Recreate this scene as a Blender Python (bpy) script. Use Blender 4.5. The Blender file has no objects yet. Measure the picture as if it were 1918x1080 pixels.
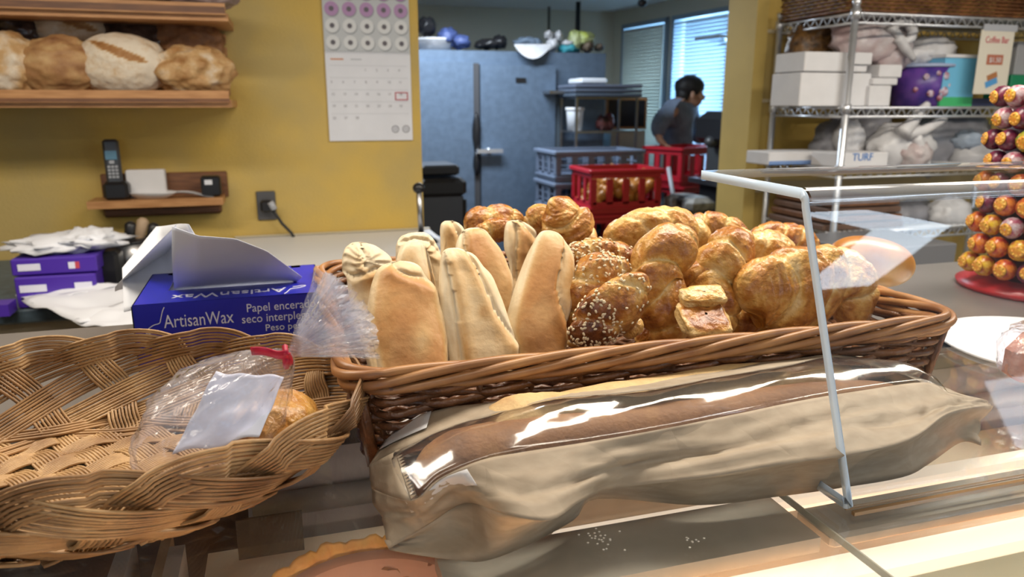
import bpy, math, random
from math import sin, cos, pi, radians, sqrt, exp, atan2
from mathutils import Vector, Matrix, Euler, noise
random.seed(7)
scene = bpy.context.scene
COL = scene.collection
# ------------------------------------------------------------------ camera
PITCH, FPX, CAMZ = radians(13.8), 1400.0, 1.55
cam_d = bpy.data.cameras.new('camera'); cam = bpy.data.objects.new('camera', cam_d); COL.objects.link(cam)
cam.location = (0, 0, CAMZ); cam.rotation_euler = (pi/2 - PITCH, 0, 0)
cam_d.sensor_width = 36; cam_d.lens = FPX/1918*36
cam_d.clip_start = 0.05; cam_d.clip_end = 60
cam_d.dof.use_dof = True; cam_d.dof.focus_distance = 0.64; cam_d.dof.aperture_fstop = 9.0
scene.camera = cam
# ------------------------------------------------------------------ frames
TH = radians(17); CT, ST = cos(TH), sin(TH)
_c, _s = cos(PITCH), sin(PITCH)
def ray(u, v):
    x = (u-959)/FPX; y = (540-v)/FPX
    return x, _c+y*_s, -_s+y*_c
def P(u, v, z):                       # where the sight line of a photo pixel meets height z
    x, y, w = ray(u, v); k = (z-CAMZ)/w; return Vector((x*k, y*k, z))
def Q(u, v, b):                       # ... meets the vertical plane b of the shop frame
    x, y, w = ray(u, v); k = b/(-x*ST+y*CT); return Vector((x*k, y*k, CAMZ+w*k))
def D(u, v, Y):
    x, y, w = ray(u, v); k = Y/y; return Vector((x*k, Y, CAMZ+w*k))
def S(a, b, z):                       # shop frame (counter, wall) -> world
    return Vector((a*CT-b*ST, a*ST+b*CT, z))
def ab(p): return (p.x*CT+p.y*ST, -p.x*ST+p.y*CT)
# ------------------------------------------------------------------ light
w = bpy.data.worlds.new('world'); scene.world = w; w.use_nodes = True
bg = w.node_tree.nodes['Background']; bg.inputs[0].default_value = (.62, .78, 1, 1); bg.inputs[1].default_value = .3
vs = scene.view_settings; vs.view_transform = 'Standard'; vs.look = 'None'; vs.gamma = 1; vs.exposure = 0.55
vs.use_curve_mapping = False
def area(name, loc, rot, sx, sy, power, col):
    l = bpy.data.lights.new(name, 'AREA'); l.shape = 'RECTANGLE'; l.size = sx; l.size_y = sy; l.energy = power; l.color = col
    o = bpy.data.objects.new(name, l); COL.objects.link(o); o.location = loc; o.rotation_euler = rot; return o
WARM = (1, .90, .76); COOL = (.66, .82, 1)
# ceiling luminaires of the shop; last entry is an added fill for the bread fronts
for n_, (a_, b_, pw) in enumerate([(-.8, 1.2, 16), (.8, .95, 19), (2.2, 1.0, 21), (.1, -.25, 5)]):
    area('ceiling_and_fill_light', S(a_, b_, 2.40), (0, 0, TH), 1.2, .28, pw, WARM)
# daylight through the shop front behind the camera
area('shopfront_daylight', S(-.9, -2.50, 1.62), (radians(-90), 0, TH+pi), 1.3, 1.3, 6, COOL)
area('shopfront_daylight', S(4.3, -2.50, 1.70), (radians(-90), 0, TH+pi), .9, .75, 13, COOL)
# square cool ceiling panel above the customer side (its reflection shows in the guard)
area('ceiling_panel_light', S(2.42, -1.30, 2.41), (0, 0, TH), .40, .90, 13, (.72, .86, 1))
# ------------------------------------------------------------------ materials
def nodes(m): return m.node_tree.nodes, m.node_tree.links
def mat(name, col, rough=.6, metal=0, var=0, vscale=20, col2=None, bump=0, bscale=60, spec=None, coat=0, stretch=None, emit=None, estr=0, attr=None, detail=4):
    m = bpy.data.materials.new(name); m.use_nodes = True; N, L = nodes(m); b = N['Principled BSDF']
    b.inputs['Base Color'].default_value = (*col, 1); b.inputs['Roughness'].default_value = rough; b.inputs['Metallic'].default_value = metal
    if spec is not None: b.inputs['Specular IOR Level'].default_value = spec
    if coat: b.inputs['Coat Weight'].default_value = coat; b.inputs['Coat Roughness'].default_value = .12
    if emit: b.inputs['Emission Color'].default_value = (*emit, 1); b.inputs['Emission Strength'].default_value = estr
    tc = N.new('ShaderNodeTexCoord'); src = tc.outputs['Object']
    if stretch:
        mp = N.new('ShaderNodeMapping'); mp.inputs['Scale'].default_value = stretch; L.new(src, mp.inputs[0]); src = mp.outputs[0]
    if var or col2:
        nz = N.new('ShaderNodeTexNoise'); nz.inputs['Scale'].default_value = vscale; nz.inputs['Detail'].default_value = detail; L.new(src, nz.inputs['Vector'])
        r = N.new('ShaderNodeValToRGB'); c2 = col2 or tuple(c*(1-var) for c in col)
        r.color_ramp.elements[0].position = .36; r.color_ramp.elements[1].position = .64
        r.color_ramp.elements[0].color = (*c2, 1); r.color_ramp.elements[1].color = (*col, 1)
        L.new(nz.outputs['Fac'], r.inputs[0]); L.new(r.outputs[0], b.inputs['Base Color'])
    if bump:
        nb = N.new('ShaderNodeTexNoise'); nb.inputs['Scale'].default_value = bscale; nb.inputs['Detail'].default_value = 3; L.new(src, nb.inputs['Vector'])
        bp = N.new('ShaderNodeBump'); bp.inputs['Strength'].default_value = bump; bp.inputs['Distance'].default_value = .01
        L.new(nb.outputs['Fac'], bp.inputs['Height']); L.new(bp.outputs[0], b.inputs['Normal'])
    return m
def tone_mat(name, stops, rough=.5, amp=.25, nscale=55, fine=260, bump=.25, bscale=220, coat=0, spec=.4, bdist=.002):
    """food crust: colour by the 'tone' stored on the crust plus noise"""
    m = bpy.data.materials.new(name); m.use_nodes = True; N, L = nodes(m); b = N['Principled BSDF']
    b.inputs['Roughness'].default_value = rough; b.inputs['Specular IOR Level'].default_value = spec
    if coat: b.inputs['Coat Weight'].default_value = coat; b.inputs['Coat Roughness'].default_value = .25
    b.inputs['Subsurface Weight'].default_value = .0
    at = N.new('ShaderNodeAttribute'); at.attribute_name = 'tone'
    tc = N.new('ShaderNodeTexCoord')
    n1 = N.new('ShaderNodeTexNoise'); n1.inputs['Scale'].default_value = nscale; n1.inputs['Detail'].default_value = 3; L.new(tc.outputs['Object'], n1.inputs['Vector'])
    n2 = N.new('ShaderNodeTexNoise'); n2.inputs['Scale'].default_value = fine; n2.inputs['Detail'].default_value = 2; L.new(tc.outputs['Object'], n2.inputs['Vector'])
    a1 = N.new('ShaderNodeMath'); a1.operation = 'MULTIPLY_ADD'; a1.inputs[1].default_value = amp*2; L.new(n1.outputs['Fac'], a1.inputs[0]); L.new(at.outputs['Fac'], a1.inputs[2])
    a2 = N.new('ShaderNodeMath'); a2.operation = 'MULTIPLY_ADD'; a2.inputs[1].default_value = amp; L.new(n2.outputs['Fac'], a2.inputs[0]); L.new(a1.outputs[0], a2.inputs[2])
    a3 = N.new('ShaderNodeMath'); a3.operation = 'SUBTRACT'; a3.inputs[1].default_value = amp*1.5; L.new(a2.outputs[0], a3.inputs[0])
    r = N.new('ShaderNodeValToRGB'); cr = r.color_ramp
    for i, (p, c) in enumerate(stops):
        e = cr.elements[i] if i < 2 else cr.elements.new(p)
        e.position = p; e.color = (*c, 1)
    L.new(a3.outputs[0], r.inputs[0]); L.new(r.outputs[0], b.inputs['Base Color'])
    nb = N.new('ShaderNodeTexNoise'); nb.inputs['Scale'].default_value = bscale; nb.inputs['Detail'].default_value = 3; L.new(tc.outputs['Object'], nb.inputs['Vector'])
    bp = N.new('ShaderNodeBump'); bp.inputs['Strength'].default_value = bump; bp.inputs['Distance'].default_value = bdist
    L.new(nb.outputs['Fac'], bp.inputs['Height']); L.new(bp.outputs[0], b.inputs['Normal'])
    return m
def clear_mat(name, tint=(1, 1, 1), rough=.03, gloss=1.0, ior=1.45, haze=0, hazecol=(.9, .92, 1), bump=0, bscale=30, hscale=0):
    """thin clear sheet: transparent with a Fresnel reflection and a little haze"""
    m = bpy.data.materials.new(name); m.use_nodes = True; N, L = nodes(m)
    N.remove(N['Principled BSDF']); out = N['Material Output']
    tr = N.new('ShaderNodeBsdfTransparent'); tr.inputs[0].default_value = (*tint, 1)
    gl = N.new('ShaderNodeBsdfGlossy'); gl.inputs['Roughness'].default_value = rough; gl.inputs[0].default_value = (gloss, gloss, gloss, 1)
    lw = N.new('ShaderNodeLayerWeight'); lw.inputs['Blend'].default_value = .5
    pw = N.new('ShaderNodeMath'); pw.operation = 'POWER'; pw.inputs[1].default_value = 5; L.new(lw.outputs['Facing'], pw.inputs[0])
    f0 = ((ior-1)/(ior+1))**2
    fr = N.new('ShaderNodeMath'); fr.operation = 'MULTIPLY_ADD'; fr.inputs[1].default_value = 1-f0; fr.inputs[2].default_value = f0; L.new(pw.outputs[0], fr.inputs[0])
    base = tr.outputs[0]
    if haze:
        df = N.new('ShaderNodeBsdfDiffuse'); df.inputs[0].default_value = (*hazecol, 1)
        mh = N.new('ShaderNodeMixShader'); L.new(base, mh.inputs[1]); L.new(df.outputs[0], mh.inputs[2]); mh.inputs[0].default_value = haze
        if hscale:
            tc = N.new('ShaderNodeTexCoord'); nz = N.new('ShaderNodeTexNoise'); nz.inputs['Scale'].default_value = hscale; nz.inputs['Detail'].default_value = 5
            L.new(tc.outputs['Object'], nz.inputs['Vector'])
            rp = N.new('ShaderNodeMapRange'); rp.inputs[1].default_value = .4; rp.inputs[2].default_value = .75; rp.inputs[3].default_value = haze*.25; rp.inputs[4].default_value = haze*2.2
            L.new(nz.outputs['Fac'], rp.inputs[0]); L.new(rp.outputs[0], mh.inputs[0])
        base = mh.outputs[0]
    mx = N.new('ShaderNodeMixShader'); L.new(fr.outputs[0], mx.inputs[0]); L.new(base, mx.inputs[1]); L.new(gl.outputs[0], mx.inputs[2]); L.new(mx.outputs[0], out.inputs[0])
    if bump:
        tc = N.new('ShaderNodeTexCoord'); nb = N.new('ShaderNodeTexNoise'); nb.inputs['Scale'].default_value = bscale; nb.inputs['Detail'].default_value = 2; nb.inputs['Distortion'].default_value = 1.5
        L.new(tc.outputs['Object'], nb.inputs['Vector'])
        bp = N.new('ShaderNodeBump'); bp.inputs['Strength'].default_value = bump; bp.inputs['Distance'].default_value = .01
        L.new(nb.outputs['Fac'], bp.inputs['Height']); L.new(bp.outputs[0], gl.inputs['Normal']); L.new(bp.outputs[0], lw.inputs['Normal'])
    return m
M = {}
M['yellow'] = mat('sponged_yellow_paint', (.62, .42, .09), .75, col2=(.48, .36, .13), vscale=2.8, bump=.12, bscale=120, detail=7)
M['yellow_side'] = mat('yellow_jamb_paint', (.60, .44, .13), .7, var=.12, vscale=4)
M['wood'] = mat('shelf_wood', (.52, .27, .11), .45, col2=(.40, .19, .07), vscale=14, stretch=(1, 8, 8))
M['wood_dark'] = mat('dark_shelf_wood', (.20, .085, .035), .45, col2=(.13, .055, .025), vscale=12, stretch=(1, 8, 8))
M['steel'] = mat('brushed_steel', (.46, .46, .47), .32, 1, var=.15, vscale=30, stretch=(1, 20, 20))
M['chrome'] = mat('chrome_wire', (.72, .75, .80), .34, .8)
M['slate'] = mat('slate_blue_laminate', (.10, .15, .19), .45, var=.3, vscale=40)
M['white'] = mat('white_laminate', (.72, .75, .80), .4)
M['cream'] = mat('cream_laminate', (.62, .57, .45), .5)
M['paper'] = mat('white_paper', (.74, .76, .82), .7, var=.05, vscale=10)
M['wax'] = mat('waxed_paper', (.62, .66, .78), .45, var=.06, vscale=8)
M['blue_card'] = mat('royal_blue_card', (.018, .022, .42), .32, var=.12, vscale=8)
M['purple_card'] = mat('purple_card', (.075, .03, .36), .35)
M['ink_white'] = mat('white_print', (.72, .73, .85), .5)
M['ink_dark'] = mat('grey_print', (.22, .22, .25), .6)
M['ink_red'] = mat('red_print', (.52, .06, .09), .6)
M['ink_blue'] = mat('blue_print', (.05, .2, .55), .6)
M['black'] = mat('black_plastic', (.012, .012, .014), .35)
M['blackm'] = mat('matte_black', (.02, .018, .018), .7)
M['dark'] = mat('dark_interior', (.035, .028, .028), .7, var=.3, vscale=12)
M['grey'] = mat('grey_plastic', (.15, .19, .27), .5)
M['greyl'] = mat('light_grey_plastic', (.4, .42, .46), .5)
M['red'] = mat('red_crate_plastic', (.42, .012, .025), .4)
M['cooler'] = mat('galvanised_blue_grey', (.14, .20, .29), .42, .35, var=.16, vscale=22, bump=.05)
M['beige'] = mat('beige_wall_paint', (.62, .58, .46), .8)
M['ceil'] = mat('ceiling_paint', (.75, .75, .73), .85)
M['floor'] = mat('brown_floor_tile', (.12, .07, .05), .5, var=.3, vscale=6)
M['kraft'] = mat('kraft_paper', (.34, .275, .20), .68, col2=(.28, .22, .155), vscale=45, bump=.05, bscale=300, stretch=(1, 1, 4))
M['label'] = mat('pale_sticky_tape', (.55, .54, .55), .45)
M['reed'] = mat('split_reed', (.48, .30, .14), .42, col2=(.24, .125, .05), vscale=26, spec=.4, bump=.15, bscale=200)
M['reed2'] = mat('split_reed_dark', (.40, .23, .10), .42, col2=(.17, .085, .035), vscale=26, spec=.4)
M['wicker'] = mat('willow_rod', (.21, .085, .03), .38, col2=(.085, .032, .014), vscale=22, spec=.5, bump=.2, bscale=150)
M['wicker_rim'] = mat('willow_rim', (.42, .21, .08), .38, col2=(.25, .105, .04), vscale=22, spec=.5)
M['glass'] = clear_mat('counter_glass', (.93, .95, .95), .04, 1.0, 1.5, haze=.03, hazecol=(.7, .65, .6), hscale=9)
M['acryl'] = clear_mat('acrylic_sheet', (.97, .985, 1), .02, 1.0, 1.42, haze=.008, hazecol=(.75, .85, 1))
M['edge'] = mat('acrylic_cut_edge', (.62, .77, .97), .25, spec=.8)
M['film'] = clear_mat('clear_film', (.98, .98, .97), .11, 1.0, 1.5, haze=.012, bump=.06, bscale=9)
M['cello'] = clear_mat('crinkled_cellophane', (.96, .96, 1), .12, 1.0, 1.5, haze=.17, hazecol=(.88, .9, 1), bump=.6, bscale=38, hscale=26)
M['polybag'] = clear_mat('thin_plastic_bag', (.9, .9, .92), .25, .9, 1.4, haze=.5, hazecol=(.72, .72, .74), bump=.6, bscale=18, hscale=14)
M['greybag'] = mat('grey_plastic_bag', (.27, .27, .30), .4, var=.35, vscale=9, bump=.5, bscale=14)
M['whitebag'] = mat('white_plastic_bag', (.66, .66, .68), .4, var=.2, vscale=12, bump=.4, bscale=20)
M['pinkbag'] = mat('pale_pink_bag', (.56, .52, .53), .3, vscale=9, bump=.9, bscale=22, col2=(.42, .30, .30))
M['cardbox'] = mat('white_card_box', (.70, .70, .72), .6, var=.05)
M['brownbag'] = mat('bagged_brown_pasta', (.22, .11, .03), .35, col2=(.05, .025, .012), vscale=30, bump=.5)
M['hair'] = mat('black_hair', (.008, .007, .008), .6)
M['skin'] = mat('skin', (.48, .27, .18), .5)
M['shirt'] = mat('grey_blue_sweatshirt', (.19, .24, .34), .85, var=.3, vscale=14)
M['jeans'] = mat('dark_trousers', (.02, .025, .04), .85)
M['blind'] = mat('white_blind_slat', (.55, .62, .68), .6)
M['blindb'] = mat('beige_blind_slat', (.50, .47, .40), .6)
roll_stops = [(0, (.73, .61, .42)), (.28, (.66, .49, .28)), (.5, (.56, .34, .14)), (.75, (.43, .20, .06)), (1, (.24, .09, .025))]
M['roll'] = tone_mat('pale_bread_crust', roll_stops, .5, .14, 34, 260, .3, 150)
cr_stops = [(0, (.72, .52, .24)), (.22, (.64, .38, .11)), (.45, (.46, .20, .04)), (.68, (.27, .085, .016)), (1, (.09, .025, .008))]
M['croissant'] = tone_mat('buttery_croissant_crust', cr_stops, .34, .26, 48, 190, .75, 120, coat=.3, bdist=.005)
M['bun'] = tone_mat('glossy_bun_crust', cr_stops, .33, .08, 30, 200, .1, 160, coat=.25)
M['rye'] = tone_mat('rye_crust', [(0, (.60, .42, .20)), (.4, (.40, .22, .09)), (.7, (.26, .12, .05)), (1, (.15, .065, .03))], .6, .22, 60, 380, .4, 260)
M['rustic'] = tone_mat('rustic_loaf_crust', [(0, (.70, .62, .50)), (.3, (.52, .33, .15)), (.6, (.33, .15, .045)), (1, (.12, .045, .015))], .6, .25, 18, 120, .5, 60, bdist=.006)
M['seed'] = mat('sesame_seed', (.74, .62, .42), .5)
M['pie_crust'] = tone_mat('yellow_pie_crust', [(0, (.80, .45, .10)), (.5, (.70, .30, .05)), (1, (.40, .13, .02))], .5, .3, 60, 200, .5, 100)
M['pie_top'] = mat('orange_pie_filling', (.66, .27, .075), .4, col2=(.50, .16, .05), vscale=28, bump=.3, bscale=160)
M['pie_paper'] = mat('pink_baking_paper', (.52, .24, .15), .6)
N_, L_n = nodes(M['kraft']); bs_n = N_['Principled BSDF']          # sharp crumple facets in the paper
tc_ = N_.new('ShaderNodeTexCoord'); vo_ = N_.new('ShaderNodeTexVoronoi'); vo_.feature = 'DISTANCE_TO_EDGE'; vo_.inputs['Scale'].default_value = 17
nz_ = N_.new('ShaderNodeTexNoise'); nz_.inputs['Scale'].default_value = 7; mx_ = N_.new('ShaderNodeMixRGB'); mx_.inputs[0].default_value = .12
L_n.new(tc_.outputs['Object'], nz_.inputs['Vector']); L_n.new(tc_.outputs['Object'], mx_.inputs[1]); L_n.new(nz_.outputs['Color'], mx_.inputs[2]); L_n.new(mx_.outputs[0], vo_.inputs['Vector'])
bp_ = N_.new('ShaderNodeBump'); bp_.inputs['Strength'].default_value = .22; bp_.inputs['Distance'].default_value = .02; L_n.new(vo_.outputs['Distance'], bp_.inputs['Height']); L_n.new(bp_.outputs[0], bs_n.inputs['Normal'])
# ------------------------------------------------------------------ mesh tools
class MB:
    def __init__(s): s.v = []; s.f = []; s.m = []; s.t = []; s.sm = []
    def add(s, vs, fs, mi=0, tone=None, smooth=True):
        o = len(s.v); s.v += [Vector(p) for p in vs]; s.f += [tuple(i+o for i in f) for f in fs]
        s.m += [mi]*len(fs); s.sm += [smooth]*len(fs)
        s.t += list(tone) if tone else [.5]*len(vs)
    def box(s, c, size, rz=0, mi=0, R=None, bev=0):
        hx, hy, hz = (d/2 for d in size); R = R or Matrix.Rotation(rz, 3, 'Z'); c = Vector(c)
        if bev <= 0:
            vs = [c+R@Vector((x*hx, y*hy, z*hz)) for z in (-1, 1) for y in (-1, 1) for x in (-1, 1)]
            s.add(vs, [(0, 2, 3, 1), (4, 5, 7, 6), (0, 1, 5, 4), (2, 6, 7, 3), (0, 4, 6, 2), (1, 3, 7, 5)], mi, smooth=False)
        else:
            b = min(bev, hx*.9, hy*.9, hz*.9); prof = [(-hz, b), (-hz+b, 0), (hz-b, 0), (hz, b)]; vs = []; n = 4
            for z, i in prof:
                X, Y = hx-i, hy-i
                for (sx, sy) in ((1, 1), (-1, 1), (-1, -1), (1, -1)):
                    pts = [(X, Y-b), (X-b, Y)] if (sx*sy > 0) else [(X-b, Y), (X, Y-b)]
                    for (x, y) in pts: vs.append(c+R@Vector((sx*x, sy*y, z)))
            k = 8; fs = [tuple(range(k-1, -1, -1)), tuple(range(3*k, 4*k))]
            for j in range(3):
                for i in range(k): fs.append((j*k+i, j*k+(i+1) % k, (j+1)*k+(i+1) % k, (j+1)*k+i))
            s.add(vs, fs, mi, smooth=False)
    def grid(s, fn, nu, nv, mi=0, cu=False, cv=False, tonefn=None, smooth=True):
        vs = []; ts = []
        for j in range(nv):
            for i in range(nu):
                U = i/(nu if cu else nu-1); V = j/(nv if cv else nv-1); vs.append(fn(U, V))
                if tonefn: ts.append(tonefn(U, V))
        fs = []
        for j in range(nv if cv else nv-1):
            for i in range(nu if cu else nu-1):
                i2 = (i+1) % nu; j2 = (j+1) % nv
                fs.append((j*nu+i, j*nu+i2, j2*nu+i2, j2*nu+i))
        s.add(vs, fs, mi, ts or None, smooth)
    def tube(s, pts, r, n=6, mi=0, cap=True, flat=None, closed=False):
        """r number or list; flat = (normal list, ratio)"""
        pts = [Vector(p) for p in pts]; m = len(pts); rr = r if hasattr(r, '__len__') else [r]*m
        vs = []; up = None
        for i, p in enumerate(pts):
            if closed: t = pts[(i+1) % m]-pts[i-1]
            else: t = pts[min(i+1, m-1)]-pts[max(i-1, 0)]
            if t.length < 1e-9: t = Vector((0, 0, 1))
            t.normalize()
            if up is None: up = Vector((0, 0, 1)) if abs(t.z) < .9 else Vector((1, 0, 0))
            a = up-t*up.dot(t)
            if a.length < 1e-6: a = t.orthogonal()
            a.normalize(); up = a; b = t.cross(a)
            for k in range(n):
                an = 2*pi*k/n; vs.append(p+(a*cos(an)+b*sin(an))*rr[i])
        fs = []
        for j in range(m if closed else m-1):
            j2 = (j+1) % m
            for k in range(n): fs.append((j*n+k, j*n+(k+1) % n, j2*n+(k+1) % n, j2*n+k))
        if cap and not closed: fs += [tuple(range(n-1, -1, -1)), tuple(range((m-1)*n, m*n))]
        s.add(vs, fs, mi)
    def lathe(s, prof, c=(0, 0, 0), n=28, mi=0, sy=1):
        c = Vector(c); vs = []
        for r, z in prof:
            for k in range(n): vs.append(c+Vector((r*cos(2*pi*k/n), r*sy*sin(2*pi*k/n), z)))
        fs = [(j*n+k, j*n+(k+1) % n, (j+1)*n+(k+1) % n, (j+1)*n+k) for j in range(len(prof)-1) for k in range(n)]
        if prof[0][0] > 1e-6: fs.append(tuple(range(n-1, -1, -1)))
        if prof[-1][0] > 1e-6: fs.append(tuple(range((len(prof)-1)*n, len(prof)*n)))
        s.add(vs, fs, mi)
    def blob(s, c, r, seed=0, amp=.15, freq=3, n=20, mi=0, R=None, pw=1):
        c = Vector(c); r = Vector(r); R = R or Matrix.Identity(3)
        def fn(U, V):
            th = U*2*pi; ph = (V-.5)*pi*.999; d = Vector((cos(ph)*cos(th), cos(ph)*sin(th), sin(ph)))
            k = 1+amp*noise.noise(d*freq+Vector((seed*3.1, 0, seed)))+amp*.5*noise.noise(d*freq*2.7+Vector((0, seed*2.3, 0)))
            if pw != 1: d = Vector([math.copysign(abs(q)**pw, q) for q in d])
            return c+R@Vector((d.x*r.x, d.y*r.y, d.z*r.z))*k
        s.grid(fn, n, max(8, n//2), mi, cu=True)
    def build(s, name, mats, parent=None, world=True, **tags):
        me = bpy.data.meshes.new(name); vs = s.v
        if parent is not None and world:
            r = parent
            while r.parent: r = r.parent
            inv = r.matrix_basis.inverted(); vs = [inv@p for p in vs]
        me.from_pydata([tuple(p) for p in vs], [], s.f)
        for m_ in (mats if isinstance(mats, (list, tuple)) else [mats]): me.materials.append(m_)
        me.polygons.foreach_set('material_index', s.m); me.polygons.foreach_set('use_smooth', s.sm)
        at = me.attributes.new('tone', 'FLOAT', 'POINT'); at.data.foreach_set('value', s.t)
        me.update()
        o = bpy.data.objects.new(name, me); COL.objects.link(o)
        if parent is not None: o.parent = parent
        for k, val in tags.items(): o[k] = val
        return o
def tag(o, label, cat, group=None, kind=None):
    o['label'] = label; o['category'] = cat
    if group: o['group'] = group
    if kind: o['kind'] = kind
    return o
def T(name, label, cat, loc=(0, 0, 0), rz=0, group=None):
    o = bpy.data.objects.new(name, None); COL.objects.link(o); o.empty_display_size = .05
    o.location = loc; o.rotation_euler = (0, 0, rz); o.matrix_basis = Matrix.LocRotScale(Vector(loc), Euler((0, 0, rz)), None)
    return tag(o, label, cat, group)
def struct(name, mb, m, parent=None):
    o = mb.build(name, m, parent)
    if parent is None: o['kind'] = 'structure'
    return o
def copy_tree(o, parent=None):
    c = o.copy(); COL.objects.link(c)
    if parent: c.parent = parent
    for ch in list(o.children):
        copy_tree(ch, c)
    return c
def text(name, body, size, m, mw, parent, thick=.0004, align='LEFT', spacing=1.0, shear=0, sx=1.0):
    cu = bpy.data.curves.new(name, 'FONT'); cu.body = body; cu.size = size; cu.extrude = thick; cu.align_x = align; cu.space_character = spacing; cu.shear = shear
    cu.resolution_u = 3
    tmp = bpy.data.objects.new('tmp', cu); COL.objects.link(tmp); bpy.context.view_layer.update()
    me = bpy.data.meshes.new_from_object(tmp.evaluated_get(bpy.context.evaluated_depsgraph_get()))
    bpy.data.objects.remove(tmp); bpy.data.curves.remove(cu)
    r = parent
    while r.parent: r = r.parent
    me.transform(r.matrix_basis.inverted()@mw@Matrix.Diagonal((sx, 1, 1, 1))); me.materials.clear(); me.materials.append(m); me.name = name
    o = bpy.data.objects.new(name, me); COL.objects.link(o); o.parent = parent
    return o
def frame(o, xa, ya):                 # matrix with origin o, text x axis xa, text y axis ya
    xa = Vector(xa).normalized(); ya = Vector(ya).normalized(); za = xa.cross(ya).normalized()
    m = Matrix((xa, ya, za)).transposed().to_4x4(); m.translation = Vector(o); return m
EA = Vector((CT, ST, 0)); EB = Vector((-ST, CT, 0)); EZ = Vector((0, 0, 1))
def sbox(mb, a0, a1, b0, b1, z0, z1, mi=0, bev=0):
    mb.box(S((a0+a1)/2, (b0+b1)/2, (z0+z1)/2), (abs(a1-a0), abs(b1-b0), abs(z1-z0)), TH, mi, bev=bev)
def sm(x): x = max(0, min(1, x)); return x*x*(3-2*x)
def lerp(a, b, t): return a+(b-a)*t
def interp(tab, x):
    if x <= tab[0][0]: return tab[0][1]
    for (x0, y0), (x1, y1) in zip(tab, tab[1:]):
        if x <= x1: return lerp(y0, y1, (x-x0)/(x1-x0))
    return tab[-1][1]

# ================================================================== THE SHOP SHELL
WB = 2.82; ZC = 2.44
A_L, A_R = .508, 1.915                       # doorway between the shop and the back room
m_ = MB(); sbox(m_, -2.6, A_L, WB, WB+.16, 0, ZC); sbox(m_, A_L, A_R, WB, WB+.16, 2.2, ZC)
struct('wall_back', m_, M['yellow'])
m_ = MB(); sbox(m_, A_R, 5.2, WB, WB+.2, 0, ZC)
# small plaster chips on the corner
struct('wall_right', m_, M['yellow'])
m_ = MB(); sbox(m_, A_R-.006, A_R+.05, WB-.012, WB+.2, 0, ZC); struct('trim_1', m_, M['yellow_side'])
m_ = MB()
for z_ in (1.56, 1.18, 1.84):
    sbox(m_, A_R+.05, A_R+.16, WB-.006, WB, z_, z_+.014)
struct('trim_2', m_, mat('scuffed_plaster', (.62, .54, .36), .8))
m_ = MB(); sbox(m_, -2.6, 5.2, -2.6, 9.5, -.1, 0); struct('floor', m_, M['floor'])
m_ = MB(); sbox(m_, -2.6, 5.2, -2.6, WB+.1, ZC, ZC+.1); struct('ceiling', m_, mat('shop_ceiling_tile', (.5, .49, .46), .85))
m_ = MB(); sbox(m_, -2.7, -2.6, -2.6, WB+.1, 0, ZC); struct('wall_left', m_, M['yellow'])
m_ = MB(); sbox(m_, 5.2, 5.3, -2.6, WB+.1, 0, ZC); struct('wall_side', m_, M['yellow'])
m_ = MB(); sbox(m_, -2.7, 5.2, -2.7, -2.6, 0, .9); sbox(m_, -2.7, 5.2, -2.7, -2.6, 2.42, ZC); sbox(m_, -2.7, -1.7, -2.7, -2.6, .9, 2.42); sbox(m_, -.1, 3.8, -2.7, -2.6, .9, 2.42); sbox(m_, 4.8, 5.2, -2.7, -2.6, .9, 2.42); struct('wall_front', m_, M['cream'])
# ================================================================== THE BACK ROOM
CORN = S(1.32, 7.55, 0); DW = Vector((.40, -.917, 0)).normalized(); DN = Vector((-DW.y*-1, -DW.x, 0))
DN = Vector((-.917, -.40, 0)).normalized()     # into the room
c0 = Q(1150, 22, 7.2); CORN = Vector((c0.x, c0.y, 0))
m_ = MB(); aa, bb = ab(CORN)
sbox(m_, -1.2, aa+.4, bb, bb+.1, 0, ZC); struct('wall_far', m_, M['beige'])
m_ = MB(); sbox(m_, -1.2, 4.2, WB+.1, 9.2, ZC, ZC+.1); struct('ceiling.001', m_, M['ceil'])
m_ = MB(); sbox(m_, -1.3, -1.2, WB, 9.2, 0, ZC); struct('wall_storeroom_left', m_, M['beige'])
rzw = atan2(DW.y, DW.x)
WL = 4.9
def wp(t, z, d=0): return CORN+DW*t+Vector((0, 0, z))+DN*d
def wbox(mb, t0, t1, z0, z1, d0, d1, mi=0): mb.box(wp((t0+t1)/2, (z0+z1)/2, (d0+d1)/2), (t1-t0, abs(d1-d0), z1-z0), rzw, mi)
def tw(u):                                     # distance along the window wall of a photo column
    x, y, w_ = ray(u, 150); # CORN + t*DW parallel to (x,y)
    return (CORN.x*y-CORN.y*x)/(DW.y*x-DW.x*y)
t1a, t1b, t2a, t2b = tw(1166), tw(1250), tw(1258), tw(1368)
m_ = MB(); ZW0, ZW1 = .95, 2.3
wbox(m_, 0, t1a, 0, ZC, -.12, 0); wbox(m_, t1a, t2b, 0, ZW0, -.12, 0); wbox(m_, t1a, t2b, ZW1, ZC, -.12, 0); wbox(m_, t2b, WL, 0, ZC, -.12, 0); wbox(m_, t1b, t2a, ZW0, ZW1, -.12, 0)
struct('wall_window', m_, M['beige'])
framem = mat('blue_grey_window_frame', (.22, .28, .34), .5)
skyl = mat('daylight_pane', (.5, .7, .9), .4)
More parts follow.
